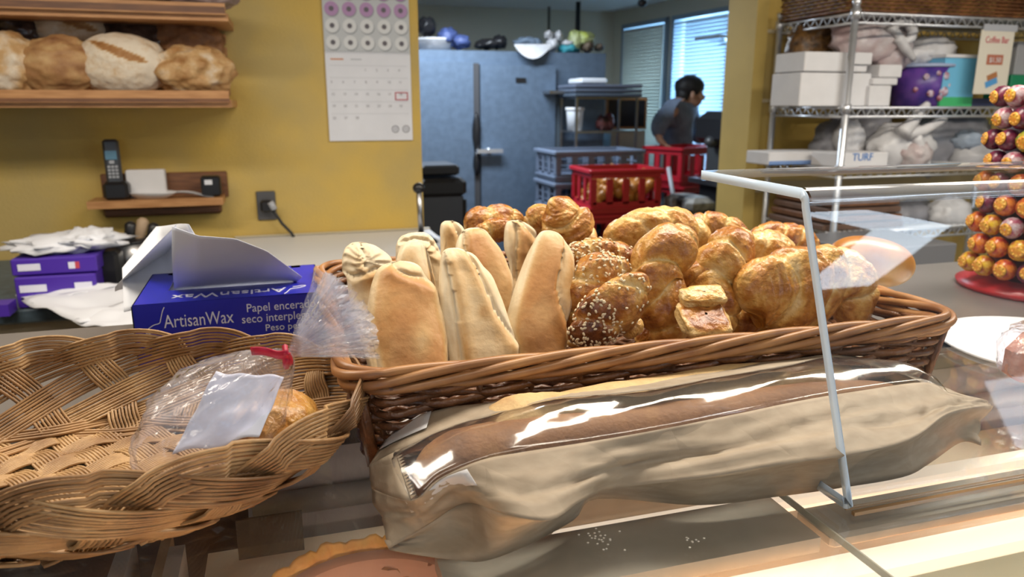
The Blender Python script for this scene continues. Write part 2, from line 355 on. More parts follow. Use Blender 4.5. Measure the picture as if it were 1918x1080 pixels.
for n_, (ta, tb, bm) in enumerate([(t1a, t1b, M['blindb']), (t2a, t2b, M['blind'])]):
    m_ = MB()
    for (x0, x1, z0, z1) in ((ta, ta+.04, ZW0, ZW1), (tb-.04, tb, ZW0, ZW1), (ta, tb, ZW0, ZW0+.04), (ta, tb, ZW1-.04, ZW1)): wbox(m_, x0, x1, z0, z1, -.05, .03)
    wo = struct('window_%d' % (n_+1), m_, framem)
    m_ = MB(); zz = ZW0+.05
    while zz < ZW1-.07:
        c = wp((ta+tb)/2, zz, .035); R = Matrix.Rotation(rzw, 3, 'Z')@Matrix.Rotation(radians(62 if n_ == 0 else 38), 3, 'X')
        m_.box(c, (tb-ta-.09, .040, .002), R=R); zz += .030
    m_.build('blind', bm, wo)
    m_ = MB(); wbox(m_, ta, tb, ZW0, ZW1, -.09, -.085); m_.build('pane', clear_mat('window_pane_%d' % n_, (.8, .92, 1), .05), wo)
    p = wp((ta+tb)/2, (ZW0+ZW1)/2, -.35)
    area('storeroom_window_daylight', p, (pi/2, 0, rzw+0), tb-ta, ZW1-ZW0, 60 if n_ else 34, (.60, .80, 1)).rotation_euler = Vector(DN).to_track_quat('-Z', 'Z').to_euler()
area('storeroom_ceiling_light', S(1.0, 4.6, 2.40), (0, 0, TH), 1.2, .3, 44, (.80, .90, 1))
# walk-in cooler: front face, doors, gaskets, handle
CB = 5.35
pl = Q(760, 92, CB); pr = Q(1135, 100, CB); zt = pr.z
al, ar = ab(pl)[0]-.5, ab(pr)[0]
fz = lambda v, u=960: Q(u, v, CB).z
ck = T('walk_in_cooler', 'large blue-grey metal walk-in cooler with two doors in the back room', 'cooler', S((al+ar)/2, CB, 0), TH)
m_ = MB(); sbox(m_, al, ar, CB, CB+1.1, 0, zt); m_.build('cabinet', M['cooler'], ck)
ua = lambda u, b=CB, v=200: ab(Q(u, v, b))[0]
m_ = MB(); sbox(m_, al+.05, ua(884), CB-.05, CB, .12, fz(118)); m_.build('door', M['cooler'], ck)
m_ = MB(); sbox(m_, ua(897), ua(1036), CB-.05, CB, .12, fz(122)); d_ = m_.build('door', M['cooler'], ck)
m_ = MB(); sbox(m_, ua(884), ua(895), CB-.045, CB, .12, fz(120)); m_.build('gasket', mat('dark_gasket', (.05, .05, .055), .7), ck)
m_ = MB(); sbox(m_, ua(886), ua(934), CB-.11, CB-.075, fz(284), fz(277)); m_.tube([Q(915, 280, CB-.1), Q(915, 281, CB-.04)], .015, 8); m_.build('handle', M['chrome'], d_)
m_ = MB(); m_.blob(Q(893, 250, CB-.06), (.03, .03, .14), 2, .2); m_.blob(Q(893, 305, CB-.06), (.025, .03, .09), 3, .2); m_.build('latch', M['black'], ck)
m_ = MB(); sbox(m_, ua(962), ua(980), CB-.06, CB-.05, fz(154), fz(146)); m_.build('badge', M['black'], d_)
m_ = MB(); sbox(m_, ua(1037), ua(1050), CB-.04, CB, .6, fz(168)); m_.build('hinge_post', mat('dark_grey_strip', (.06, .08, .10), .5), ck)
m_ = MB(); sbox(m_, ua(1012), ua(1050), CB-.2, CB-.0, fz(176), fz(170)); m_.build('bracket', M['steel'], ck)
# things on the cooler roof
def roofblob(name, label, cat, parts, m):
    mb = MB()
    for i, (u, v, ru, rv, k) in enumerate(parts):
        p = Q(u, v, CB+.12); s = (p.y*_c+.1)/FPX
        mb.blob(p, (ru*s, .10, rv*s), k, .35, 2.6, 22)
    o = mb.build(name, m); return tag(o, label, cat)
zr = lambda u: Q(u, 92, CB+.12)
t_ = T('pan', 'round white pan at the left end of the cooler roof', 'pan', S(ab(Q(805, 80, CB+.15))[0], CB+.15, zt)); m_ = MB()
m_.lathe([(.0, 0), (.12, 0), (.15, .07), (.16, .075), (.155, .085), (.14, .08), (.11, .012), (0, .012)], S(ab(Q(812, 80, CB+.17))[0], CB+.17, zt)); m_.build('pan_body', M['whitebag'], t_)
roofblob('black_pot', 'black pot stacked on the white pan on the cooler', 'pot', [(800, 50, 16, 17, 4)], M['black'])
roofblob('blue_bag', 'crumpled blue bag on the cooler roof beside the white pan', 'bag', [(838, 70, 18, 16, 5), (862, 78, 18, 12, 6)], mat('blue_bag', (.08, .12, .32), .5, var=.4, vscale=9))
roofblob('black_bag', 'crumpled black bag on the middle of the cooler roof', 'bag', [(918, 82, 24, 9, 7), (935, 79, 14, 12, 8), (900, 86, 12, 5, 9)], M['black'])
roofblob('grey_cloth', 'grey-blue bundle lying on the white cap on the cooler', 'cloth', [(985, 80, 22, 10, 10), (1000, 84, 16, 12, 3)], mat('grey_cloth', (.16, .22, .30), .8, var=.4, vscale=9))
mb = MB()
def capf(U, V):
    p = Q(963+70*U, 84+26*sin(pi*U)**.8*V, CB-.02-.10*V*sin(pi*U)); return p
mb.grid(capf, 20, 8); mb.grid(lambda U, V: capf(U, V)+Vector((0, .008, .006)), 20, 8); tag(mb.build('white_cloth', M['whitebag']), 'white cloth hanging over the front edge of the cooler roof', 'cloth')
roofblob('white_bag', 'small white knotted bag on the cooler roof', 'bag', [(1034, 84, 12, 13, 12), (1028, 66, 8, 8, 13), (1046, 68, 8, 9, 14), (1062, 82, 14, 6, 19)], M['whitebag'])
roofblob('yellow_green_bag', 'white and yellow-green bag at the right end of the cooler roof', 'bag', [(1078, 76, 15, 17, 15), (1092, 72, 20, 12, 16)], mat('yellow_green_bag', (.52, .56, .36), .5, col2=(.5, .58, .10), vscale=7))
roofblob('teal_tub', 'teal tub under the yellow-green bag on the cooler', 'tub', [(1064, 92, 20, 9, 17)], mat('teal_tub', (.05, .32, .38), .5))
roofblob('brown_packet', 'small brown packet at the far right on the cooler', 'packet', [(1100, 88, 12, 9, 18), (1122, 89, 8, 6, 20)], mat('brown_packet', (.18, .13, .09), .6, var=.5, vscale=30))
# pipes and camera dome
m_ = MB(); p = Q(1082, 60, 6.6); m_.tube([(p.x, p.y, 1.9), (p.x, p.y, ZC)], .022, 10); tag(m_.build('black_pipe', M['black']), 'thick black vertical pipe rising to the ceiling behind the cooler', 'pipe')
m_ = MB(); p = Q(1028, 60, 7.0); m_.tube([(p.x, p.y, 1.9), (p.x, p.y, ZC)], .014, 8); tag(m_.build('thin_pipe', mat('dark_beige_pipe', (.16, .15, .12), .6)), 'thin dull pipe on the far wall left of the black pipe', 'pipe')
t_ = T('dome_camera', 'small black dome camera on the back room ceiling', 'camera', D(1203, 6, 5.9)); p = D(1203, 6, 5.9)
m_ = MB(); m_.blob(p, (.035, .035, .03), 1, 0); m_.build('dome', M['black'], t_)
m_ = MB(); m_.tube([p, (p.x, p.y, ZC)], .012, 8); m_.build('mount', M['black'], t_)
# ------------------------------------------------------------ wire/tray rack in the back room
RB = 5.0
def rz_(v, u=1120, b=RB): return Q(u, v, b).z
rk = T('tray_rack', 'grey metal rack beside the cooler loaded with trays and buckets', 'rack', S(ua(1120, RB), RB, 0), TH)
a0, a1 = ua(1080, RB), ua(1193, RB)
for aa_, bb_ in ((a0, RB), (a1, RB), (a0, RB+.3), (a1, RB+.3)):
    m_ = MB(); sbox(m_, aa_-.008, aa_+.008, bb_-.008, bb_+.008, 0, rz_(180)); m_.build('post', M['steel'], rk)
for v_ in (182, 246, 330):
    m_ = MB(); sbox(m_, a0, a1, RB, RB+.3, rz_(v_+3), rz_(v_)); m_.build('shelf', M['steel'], rk)
for i in range(3):
    m_ = MB(); z0 = rz_(182)+i*.03; sbox(m_, a0-.04, a1+.01, RB-.06, RB+.28, z0+.002, z0+.026, bev=.006)
    tag(m_.build('baking_tray', mat('dark_tray_%d' % i, (.06+.02*i, .08+.02*i, .11+.03*i), .5)), ['dark tray lowest of three on top of the tray rack', 'dark tray in the middle of the three on the tray rack', 'dark tray topmost of the three on the tray rack'][i], 'tray')
m_ = MB(); z0 = rz_(182)+.094; sbox(m_, a0+.03, a0+.23, RB, RB+.25, z0, z0+.035, bev=.008); tag(m_.build('white_container', M['white']), 'flat white container on top of the tray stack', 'container')
bp = S(ua(1089, RB), RB+.12, rz_(246)+.003); t_ = T('white_bucket', 'white plastic bucket with lid on the tray rack shelf', 'bucket', bp)
m_ = MB(); h = rz_(202)-rz_(246); m_.lathe([(.052, 0), (.062, h*.85), (.062, h*.86)], bp); m_.build('bucket_body', M['white'], t_)
m_ = MB(); m_.lathe([(0.001, h), (.068, h), (.069, h*.88), (.06, h*.86)], bp); m_.build('lid', M['cardbox'], t_)
m_ = MB(); p = S(ua(1144, RB), RB+.12, rz_(246)+.05); m_.blob(p, (.05, .04, .055), 3, .5); m_.blob(p+EA*.05+EZ*.01, (.03, .04, .06), 5, .5)
tag(m_.build('red_packet', mat('red_dark_packet', (.20, .05, .05), .5, col2=(.03, .02, .02), vscale=18)), 'dark red packets beside the white bucket on the tray rack', 'packet')
t_ = T('notice_board', 'black board in a light wooden frame on the wall behind the rack', 'board', Q(1172, 210, 5.5)); m_ = MB()
b5 = 5.5; sbox(m_, ua(1135, b5), ua(1212, b5), b5, b5+.04, Q(1172, 242, b5).z, Q(1172, 183, b5).z); m_.build('board_frame', M['wood'], t_)
m_ = MB(); sbox(m_, ua(1140, b5), ua(1207, b5), b5-.01, b5, Q(1172, 237, b5).z, Q(1172, 187, b5).z); m_.build('board_face', M['black'], t_)
m_ = MB(); sbox(m_, ua(1150, b5), ua(1215, b5), b5+.04, b5+.3, 0, Q(1172, 245, b5).z); tag(m_.build('wall_cabinet', M['beige']), 'beige low cabinet below the black board', 'cabinet')
# ------------------------------------------------------------ crates
def crate_proto(name, label, cat, m, L_, W_, H_, group, nwin, wz=(.26, .80)):
    t = T(name, label, cat, (0, 0, 0), 0, group)
    m_ = MB(); m_.box((0, 0, .012), (L_-.03, W_-.03, .02)); m_.build('base', m, t, False)
    m_ = MB()
    for sgn in (-1, 1):
        for (ln, axis, off) in ((L_, 0, W_/2), (W_, 1, L_/2)):
            n = nwin if axis == 0 else 3
            def put(c, dz, ww, hh, th=.012):
                if axis == 0: m_.box((c, sgn*(off-.01), dz), (ww, th, hh))
                else: m_.box((sgn*(off-.01), c, dz), (th, ww, hh))
            put(0, H_*wz[0]/2, ln-.02, H_*wz[0]); 
            put(0, H_*(1+wz[1])/2, ln-.02, H_*(1-wz[1]))
            for i in range(n+1):
                put(-ln/2+.02+(ln-.04)*i/n, H_*.5, .040, H_*(wz[1]-wz[0])+.01)
            for i in range(n):
                for z in (.38, .6) if m is not M['red'] else ():
                    put(-ln/2+.02+(ln-.04)*(i+.5)/n, H_*z, ln/n, .006, .006)
    m_.build('side_walls', m, t, False)
    m_ = MB()
    for sgn in (-1, 1):
        m_.box((0, sgn*(W_/2), H_-.012), (L_+.02, .03, .024), bev=.004); m_.box((sgn*(L_/2), 0, H_-.012), (.03, W_+.02, .024), bev=.004)
        m_.box((0, sgn*(W_/2), .03), (L_, .016, .012)); m_.box((sgn*(L_/2), 0, .03), (.016, W_, .012))
    m_.build('rim', m, t, False)
    return t
def place(t, loc, rz, label):
    t.location = loc; t.rotation_euler = (0, 0, rz); t['label'] = label; return t
# front red stack (bread crate seen through the door)
LR, WR, HR = .60, .42, .31
rb = 4.12
red0 = crate_proto('bread_crate', '', 'crate', M['red'], .46, .36, .265, 'red bread crates in the back room', 4)
za = Q(1150, 318, rb).z
c1 = S(ua(1156, rb+.18, 330), rb+.2, za-.265)
labs = ['red plastic bread crate filled with rolls, on top of the front red stack', 'red plastic crate second from the top of the front red stack', 'red plastic crate third from the top of the front red stack']
place(red0, c1, TH-.05, labs[0])
for i in (1, 2): place(copy_tree(red0), c1-Vector((0, 0, .27*i)), TH-.05, labs[i])
m_ = MB(); m_.box(c1-Vector((0, 0, .27*2+.06)), (.5, .36, .12), TH); tag(m_.build('crate_dolly', M['black']), 'black dolly under the front red crate stack', 'dolly')
rx = random.Random(3)
sb0 = None
for i in range(44):
    a_ = (i % 6)*.07-.175; b_ = -.12+.08*((i//6) % 4); k = i//24; a_ += .03*k
    if sb0 is None:
        mm = MB(); mm.blob((0, 0, 0), (.048, .038, .032), 1, .12, 2, 16); sb0 = mm.build('small_roll', M['bun']); o = sb0
    else: o = sb0.copy(); COL.objects.link(o)
    p = c1+EA*a_+EB*b_+Vector((0, 0, .05+.04*(i % 2)+.07*((i*7) % 3)/2+k*.05)); o.location = p; o.rotation_euler = (rx.random(), rx.random(), rx.random()*3)
    tag(o, 'small golden roll piled inside the top red bread crate', 'bread roll', 'small rolls in the red crate')
# right red stack
rb2 = 4.75
zb = Q(1275, 276, rb2).z; c2 = S(ua(1280, rb2+.2, 300), rb2+.2, zb-.265)
labs2 = ['red plastic crate held by the worker, topmost of the right stack', 'red plastic crate second from the top under the worker', 'red plastic crate third from the top of the right stack', 'red plastic crate fourth from the top of the right stack']
for i in range(4):
    place(copy_tree(red0), c2-Vector((-.02*i, 0, .27*i)), TH+.35, labs2[i])
m_ = MB(); m_.box(c2-Vector((-.08, 0, .27*3+.05)), (.5, .36, .1), TH+.35); tag(m_.build('crate_dolly', M['black']), 'black dolly under the right red crate stack', 'dolly')
# grey crates behind
gb = 4.58
g0 = crate_proto('bakery_crate', '', 'crate', M['grey'], .62, .40, .20, 'blue-grey crates stacked by the cooler', 5)
zg = Q(1100, 282, gb).z; c3 = S(ua(1102, gb+.2, 300), gb+.2, zg-.2)
labs3 = ['blue-grey plastic crate topmost of the stack beside the cooler', 'blue-grey plastic crate second from the top beside the cooler', 'blue-grey plastic crate third from the top beside the cooler', 'blue-grey plastic crate fourth from the top beside the cooler', 'blue-grey plastic crate fifth from the top beside the cooler']
for i in range(5): place(g0 if i == 0 else copy_tree(g0), c3-Vector((0, 0, .205*i)), TH, labs3[i])
m_ = MB(); m_.box(c3-Vector((0, 0, .205*4+.04)), (.58, .36, .07), TH); tag(m_.build('crate_dolly', M['black']), 'black dolly under the blue-grey crate stack', 'dolly')
for i, (a_, r) in enumerate([(-.02, .05), (.12, .06), (.2, .045)]):
    mm = MB(); mm.blob(c3+EA*a_+EB*-.08+Vector((0, 0, .06)), (r, .05, r*.8), i, .2, 3, 16); tag(mm.build('loaf', M['rustic']), ['left of three loaves in the topmost blue-grey crate', 'middle of three loaves in the topmost blue-grey crate', 'right of three loaves in the topmost blue-grey crate'][i], 'bread')
# black stack just inside the doorway
p = S(ua(815, 3.6)+.02, 3.75, 0); t_ = T('black_tray_trolley', 'black trolley of stacked trays just inside the doorway', 'trolley', p, TH)
wT = .24
for z0, z1 in ((.45, .50), (.62, .67), (.80, .86)):
    m_ = MB(); m_.box(p+Vector((0, 0, (z0+z1)/2)), (wT, .4, z1-z0), TH, bev=.01); m_.build('tray', M['grey'], t_)
m_ = MB(); m_.box(p+Vector((0, 0, 1.16)), (wT, .4, .09), TH, bev=.02); m_.box(p+Vector((0, 0, 1.24)), (wT-.05, .3, .05), TH, bev=.01); m_.build('lid', M['black'], t_)
m_ = MB(); m_.box(p+Vector((0, 0, 1.02)), (wT-.03, .36, .19), TH); m_.build('bin', mat('dark_grey_bin', (.04, .045, .06), .4), t_)
for sx in (-1, 1):
    for sy in (-1, 1):
        m_ = MB(); q = p+EA*sx*(wT/2-.01)+EB*sy*.18; m_.tube([q, q+Vector((0, 0, 1.1))], .01, 8); m_.build('upright', M['black'], t_)
# ------------------------------------------------------------ worker
def skin_fig(name, joints, edges, m, parent=None, sub=2):
    me = bpy.data.meshes.new(name); me.from_pydata([tuple(j[0]) for j in joints], edges, [])
    o = bpy.data.objects.new(name, me); COL.objects.link(o)
    md = o.modifiers.new('skin', 'SKIN'); md.use_smooth_shade = True
    for i, j in enumerate(joints):
        r = j[1]; me.skin_vertices[0].data[i].radius = r if isinstance(r, tuple) else (r, r)
    me.skin_vertices[0].data[0].use_root = True
    o.modifiers.new('sub', 'SUBSURF').levels = sub; o.modifiers['sub'].render_levels = sub
    me.materials.append(m)
    if parent: o.parent = parent
    return o
PY = 6.0
hc = D(1294, 176, PY); root = Vector((hc.x-.14, PY+.02, 0))
pt_ = T('person', 'dark-haired worker in a grey-blue sweatshirt bending over red crates', 'person', root)
def rel(u, v, dy=0): q = D(u, v, PY+dy); return q-root
pel = rel(1268, 300); che = rel(1268, 225); sho = rel(1274, 200); nek = rel(1281, 190); hd = hc-root
s1 = rel(1262, 203, -.16); e1 = rel(1232, 234, -.26); h1 = rel(1234, 262, -.32)
s2 = rel(1290, 206, .14); e2 = rel(1300, 250, .10); h2 = rel(1318, 262, -.08)
kn = Vector((pel.x+.05, 0, .5)); J = [(pel, (.14, .11)), (che, (.15, .11)), (sho, (.10, .09)), (nek, .052), (hd+Vector((-.01, 0, -.03)), (.075, .08)), (hd+Vector((0, 0, .03)), (.085, .095)), (hd+Vector((.0, 0, .09)), (.06, .07)),
     (s1, .055), (e1, .042), (h1, .028), (s2, .055), (e2, .042), (h2, .028),
     (Vector((pel.x, -.1, .86)), .085), (Vector((pel.x+.03, -.11, .48)), .06), (Vector((pel.x-.02, -.12, .08)), .04), (Vector((pel.x+.14, -.12, .035)), .035),
     (Vector((pel.x, .1, .86)), .085), (Vector((pel.x+.06, .11, .48)), .06), (Vector((pel.x+.04, .12, .08)), .04), (Vector((pel.x+.2, .12, .035)), .035)]
Eg = [(0, 1), (1, 2), (2, 3), (3, 4), (4, 5), (5, 6), (2, 7), (7, 8), (8, 9), (2, 10), (10, 11), (11, 12), (0, 13), (13, 14), (14, 15), (15, 16), (0, 17), (17, 18), (18, 19), (19, 20)]
# nose, chin
J += [(hd+Vector((.115, -.01, -.02)), .014), (hd+Vector((.08, 0, -.085)), .03)]; Eg += [(4, 21), (4, 22)]
# palms and fingers
for hi, pal, sg in ((9, h1, -1), (12, h2, 1)):
    k = len(J); pc = pal+Vector((.035, 0, -.03)); J.append((pc, (.03, .016))); Eg.append((hi, k))
    for f in range(4):
        base = pc+Vector((.025, (f-1.5)*.019, -.012)); mid = base+Vector((.03, 0, -.012)); tip = mid+Vector((.012, 0, -.028+.004*abs(f-1)))
        q = len(J); J += [(base, .0095), (mid, .009), (tip, .0075)]; Eg += [(k, q), (q, q+1), (q+1, q+2)]
    q = len(J); J += [(pc+Vector((.0, .03*sg*-1, -.005)), .0105), (pc+Vector((.03, .045*sg*-1, -.02)), .009)]; Eg += [(k, q), (q, q+1)]
skin_fig('body', J, Eg, M['skin'], pt_)
CJ = [(pel+Vector((0, 0, .0)), (.165, .13)), (che, (.18, .13)), (sho+Vector((0, 0, -.01)), (.11, .10)), (lerp(sho, nek, .6), .066),
      (s1, .085), (e1, .072), (lerp(e1, h1, .9), .05), (s2, .085), (e2, .072), (lerp(e2, h2, .9), .05)]
skin_fig('sweatshirt', CJ, [(0, 1), (1, 2), (2, 3), (2, 4), (4, 5), (5, 6), (2, 7), (7, 8), (8, 9)], M['shirt'], pt_)
TJ = [(pel+Vector((0, 0, -.05)), (.155, .12)), (J[13][0], .105), (J[14][0], .08), (J[15][0], .06), (J[17][0], .105), (J[18][0], .08), (J[19][0], .06)]
skin_fig('trousers', TJ, [(0, 1), (1, 2), (2, 3), (0, 4), (4, 5), (5, 6)], M['jeans'], pt_)
mb = MB(); mb.blob(hc+Vector((-.015, 0, .055)), (.115, .10, .088), 4, .12, 5, 26); mb.blob(hc+Vector((-.06, 0, .0)), (.062, .088, .075), 5, .1, 4, 20); mb.build('hair', M['hair'], pt_)
for sg in (-1,):
    mb = MB(); mb.blob(hc+Vector((-.005, -.088, -.01)), (.018, .01, .03), 1, .1, 2, 12); mb.build('ear', M['skin'], pt_)
# handle bar leaning, black-and-white cart, black machine at right
m_ = MB(); m_.tube([Q(1252, 313, 4.45), Q(1266, 395, 4.35), (Q(1266, 395, 4.35).x+.05, Q(1266, 395, 4.35).y-.02, .05)], .014, 8); tag(m_.build('broom_handle', M['greyl']), 'grey handle leaning against the right red crates', 'handle')
mb2 = 4.0
mp = S(ua(1345, mb2+.08)+.22, mb2+.3, 0); t_ = T('dough_mixer', 'black mixing machine half hidden by the doorway pillar', 'mixer', mp, TH)
m_ = MB(); m_.box(mp+Vector((0, 0, 1.4)), (.26, .45, .22), TH, bev=.05); m_.build('motor_head', M['black'], t_)
m_ = MB(); m_.box(mp+EA*.03+Vector((0, 0, 1.2)), (.2, .3, .22), TH, bev=.03); m_.blob(mp+EA*-.11+Vector((0, 0, 1.32)), (.05, .05, .04), 1, 0); m_.build('neck', mat('dark_machine_paint', (.05, .055, .06), .35), t_)
m_ = MB(); m_.box(mp+Vector((0, 0, 1.06)), (.28, .44, .03), TH); m_.build('table', M['steel'], t_)
m_ = MB(); m_.box(mp+EA*.02+Vector((0, 0, .55)), (.2, .34, 1.0), TH); m_.build('column', M['black'], t_)
m_ = MB(); q = S(ua(1325, 4.0), 4.15, 0); m_.box(q+Vector((0, 0, .45)), (.16, .3, .9), TH); 
m_.box(q+Vector((0, 0, .95)), (.2, .34, .1), TH, bev=.03); tag(m_.build('flour_bin', mat('black_white_bag_print', (.5, .5, .48), .6, col2=(.01, .01, .015), vscale=9)), 'black and white patterned sack beside the red crates', 'sack')
m_ = MB(); q = wp(tw(1372), 2.05, .15); m_.box(q, (.3, .25, .02), rzw); m_.box(q+Vector((0, 0, .06)), (.3, .01, .01), rzw); tag(m_.build('wire_shelf', M['chrome']), 'small wire shelf on the window wall beside the pillar', 'shelf')

# ================================================================== WALL FITTINGS, LEFT
def wallbox(mb, u0, u1, v0, v1, b0, b1, mi=0, bev=0):
    bm = min(b0, b1); A0, A1 = ua(u0, bm, (v0+v1)/2), ua(u1, bm, (v0+v1)/2); um = (u0+u1)/2
    sbox(mb, A0, A1, b0, b1, Q(um, v1, bm).z, Q(um, v0, bm).z, mi, bev)
SB = 2.50                                       # front plane of the bread shelves
bs = T('bread_shelf', 'long wooden bread shelf with lipped boards on the yellow wall', 'shelf', S(-1.3, WB, 1.5), TH)
aR = ua(433, SB, 180); z1_ = Q(430, 185, SB).z
def zz(v, u=300, b=SB): return Q(u, v, b).z
zb0, zb1, zl = zz(201, 430), zz(180, 430), zz(170, 430)
m_ = MB(); sbox(m_, -2.3, aR, SB, WB, zb0, zb0+.022); m_.build('shelf_board', M['wood'], bs)
m_ = MB(); sbox(m_, -2.3, aR-.005, SB-.018, SB, zb0+.014, zl); m_.build('shelf_lip', M['wood'], bs)
m_ = MB(); sbox(m_, -2.3, aR-.004, SB-.019, SB-.0175, zb0+.016, zb0+.026); m_.build('shelf_groove', M['wood_dark'], bs)
za0, zal = zz(40, 430), zz(8, 430)
m_ = MB(); sbox(m_, -2.3, aR+.01, SB, WB, za0, za0+.022); m_.build('shelf_board', M['wood'], bs)
m_ = MB(); sbox(m_, -2.3, aR+.005, SB-.018, SB, za0+.016, zal); m_.build('shelf_lip', M['wood'], bs)
m_ = MB(); sbox(m_, -2.3, aR+.004, SB-.019, SB-.0175, za0+.02, za0+.038); m_.build('shelf_groove', M['wood_dark'], bs)
for i in range(6):
    z = zb0+.04+i*.042; m_ = MB(); sbox(m_, -2.3, ua(427, WB-.02, 120)-.0, WB-.03, WB-.004, z, z+.028); m_.build('back_slat', M['wood'], bs)
# loaves
def loaf(name, u, v, ru, rv, b, m, seed, label, amp=.1, cat='bread', tone=.35, slash=None, depth=.075):
    p = Q(u, v, b); s = p.length*0.985/FPX; mb = MB(); c = p
    def f(U, V):
        th = U*2*pi; ph = (V-.5)*pi*.999; d = Vector((cos(ph)*cos(th), cos(ph)*sin(th), sin(ph)))
        k = 1+amp*noise.noise(d*2.2+Vector((seed*3.1, 0, seed)))+amp*.5*noise.noise(d*6+Vector((0, seed*2.3, 0)))
        q = Vector((d.x*ru*s, d.y*depth, d.z*rv*s))*k
        return c+Matrix.Rotation(TH, 3, 'Z')@q
    def tf(U, V):
        th = U*2*pi; ph = (V-.5)*pi; d = Vector((cos(ph)*cos(th), cos(ph)*sin(th), sin(ph)))
        t = tone+.35*noise.noise(d*3+Vector((seed, seed, 0)))
        if slash:
            dd = (d.z-.42)+.55*(d.x+.05)
            if abs(dd) < .15*(1-((d.x-.03)/.62)**2) and -.6 < d.x < .65 and d.y < .3: t = .62
            else: t = slash+.12*noise.noise(d*7)
        return t
    mb.grid(f, 90, 60, cu=True, tonefn=tf)
    o = mb.build(name, m); return tag(o, label, cat, 'loaves on the wall shelf')
fb = SB+.09
loaf('oat_loaf', 10, 121, 46, 42, fb, M['rustic'], 1, 'oat-topped loaf at the left edge of the shelf front row', .12, tone=.22)
loaf('brown_loaf', 113, 124, 57, 39, fb, M['rye'], 2, 'plain brown oval loaf left of the floured loaf', .10, tone=.42)
loaf('floured_loaf', 230, 122, 60, 42, fb, M['rustic'], 3, 'white floured oval loaf with a diagonal brown slash', .05, slash=.04)
loaf('rustic_loaf', 362, 133, 54, 36, fb, M['rustic'], 4, 'golden rustic loaf at the right end of the shelf front row', .16, tone=.36)
bbk = SB+.22
bagdark = mat('dark_bagged_bread', (.10, .06, .045), .25, col2=(.03, .02, .018), vscale=24, bump=.4, bscale=30)
loaf('bagged_loaf', 28, 66, 56, 34, bbk, bagdark, 5, 'dark bagged loaf behind the oat-topped loaf', .12)
loaf('floured_loaf', 138, 64, 56, 42, bbk, M['rustic'], 6, 'part-floured loaf behind the plain brown loaf', .08, slash=.12)
loaf('bagged_loaf', 250, 86, 56, 44, bbk, bagdark, 7, 'dark glossy bagged loaf behind the white floured loaf', .12)
loaf('dark_loaf', 350, 80, 48, 40, bbk, M['rye'], 8, 'dark brown loaf behind the golden rustic loaf', .16, tone=.8)
loaf('bagged_loaf', 235, -12, 90, 20, SB+.1, bagdark, 9, 'dark bagged loaf on the upper shelf, left', .1)
loaf('bagged_loaf', 372, -3, 52, 17, SB+.1, mat('pale_bagged_bread', (.32, .22, .2), .25, var=.5, vscale=20), 10, 'pale bagged loaf on the upper shelf, right', .1)
loaf('bagged_loaf', 70, -16, 70, 20, SB+.1, bagdark, 11, 'dark bagged loaf at the left end of the upper shelf', .1)
# calendar
cal_b = WB-.006
cal = T('wall_calendar', 'paper wall calendar with a photo of doughnuts, hung on the yellow wall', 'calendar', Q(690, 130, WB), TH)
cz0, czm, cz1 = Q(694, 263, cal_b).z, Q(690, 98, cal_b).z, Q(690, -60, cal_b).z
ca0, ca1 = ab(Q(610, 130, cal_b))[0], ab(Q(769, 130, cal_b))[0]
m_ = MB(); sbox(m_, ca0, ca1, cal_b-.002, cal_b+.004, cz0, czm); m_.build('date_sheet', M['paper'], cal)
m_ = MB(); sbox(m_, ca0, ca1, cal_b-.002, cal_b+.004, czm, cz1); m_.build('photo_sheet', mat('pale_photo_print', (.50, .53, .56), .5), cal)
cw = (ca1-ca0)
dm = [mat('lilac_icing_print', (.42, .25, .46), .5), mat('white_icing_print', (.66, .68, .70), .5), mat('violet_icing_print', (.36, .16, .42), .5), mat('dough_hole_print', (.12, .11, .13), .6), mat('print_shade', (.27, .29, .32), .6)]
m_ = MB(); ds = cw/5
for r in range(5):
    for k in range(5):
        cx = ca0+ds*(k+.5); cz_ = czm+ds*.52+r*ds*.93; mi = 1 if r < 2 else (0 if r == 2 else 2)
        if cz_ > cz1-.02: continue
        n = 20; R1 = ds*.40; R0 = ds*.11
        for (ra, rb_, mm_, off, dx, dz) in ((0, R1*1.04, 4, .0022, ds*.03, -ds*.05), (0, R0*1.3, 3, .0034, 0, 0), (R0, R1, mi, .003, 0, 0)):
            vs = []
            for q in range(n):
                an = 2*pi*q/n
                vs += [S(cx+dx+max(ra, .0005)*cos(an), cal_b-off, cz_+dz+max(ra, .0005)*sin(an)), S(cx+dx+rb_*cos(an), cal_b-off, cz_+dz+rb_*sin(an))]
            m_.add(vs, [(2*q, 2*q+1, (2*q+3) % (2*n), (2*q+2) % (2*n)) for q in range(n)], mm_, smooth=False)
m_.build('doughnut_print', dm, cal)
m_ = MB()
for k in range(30):
    x = ca0+cw*(k+.5)/30; m_.tube([S(x, cal_b-.004, czm-.004), S(x, cal_b-.006, czm), S(x, cal_b-.004, czm+.004)], .0012, 5)
m_.build('spiral_binding', M['chrome'], cal)
def caltext(body, uf, vz, size, m, sx=1): return text('printed_text', body, size, m, frame(S(ca0+cw*uf, cal_b-.0025, vz), EA, EZ), cal, sx=sx)
hz = czm-cz0
m_ = MB(); sbox(m_, ca0+cw*.06, ca0+cw*.21, cal_b-.003, cal_b-.002, czm-hz*.088, czm-hz*.073); m_.build('month_print', mat('orange_print', (.6, .25, .12), .6), cal)
m_ = MB(); sbox(m_, ca0+cw*.29, ca0+cw*.42, cal_b-.003, cal_b-.002, czm-hz*.086, czm-hz*.076); m_.build('year_print', M['greyl'], cal)
d_ = 1
for r in range(5):
    for k in range(7):
        if r == 0 and k < 3: continue
        if d_ > 28: break
        caltext(str(d_), .05+k*.133, czm-hz*(.21+r*.135), .012, M['ink_dark']); d_ += 1
m_ = MB()
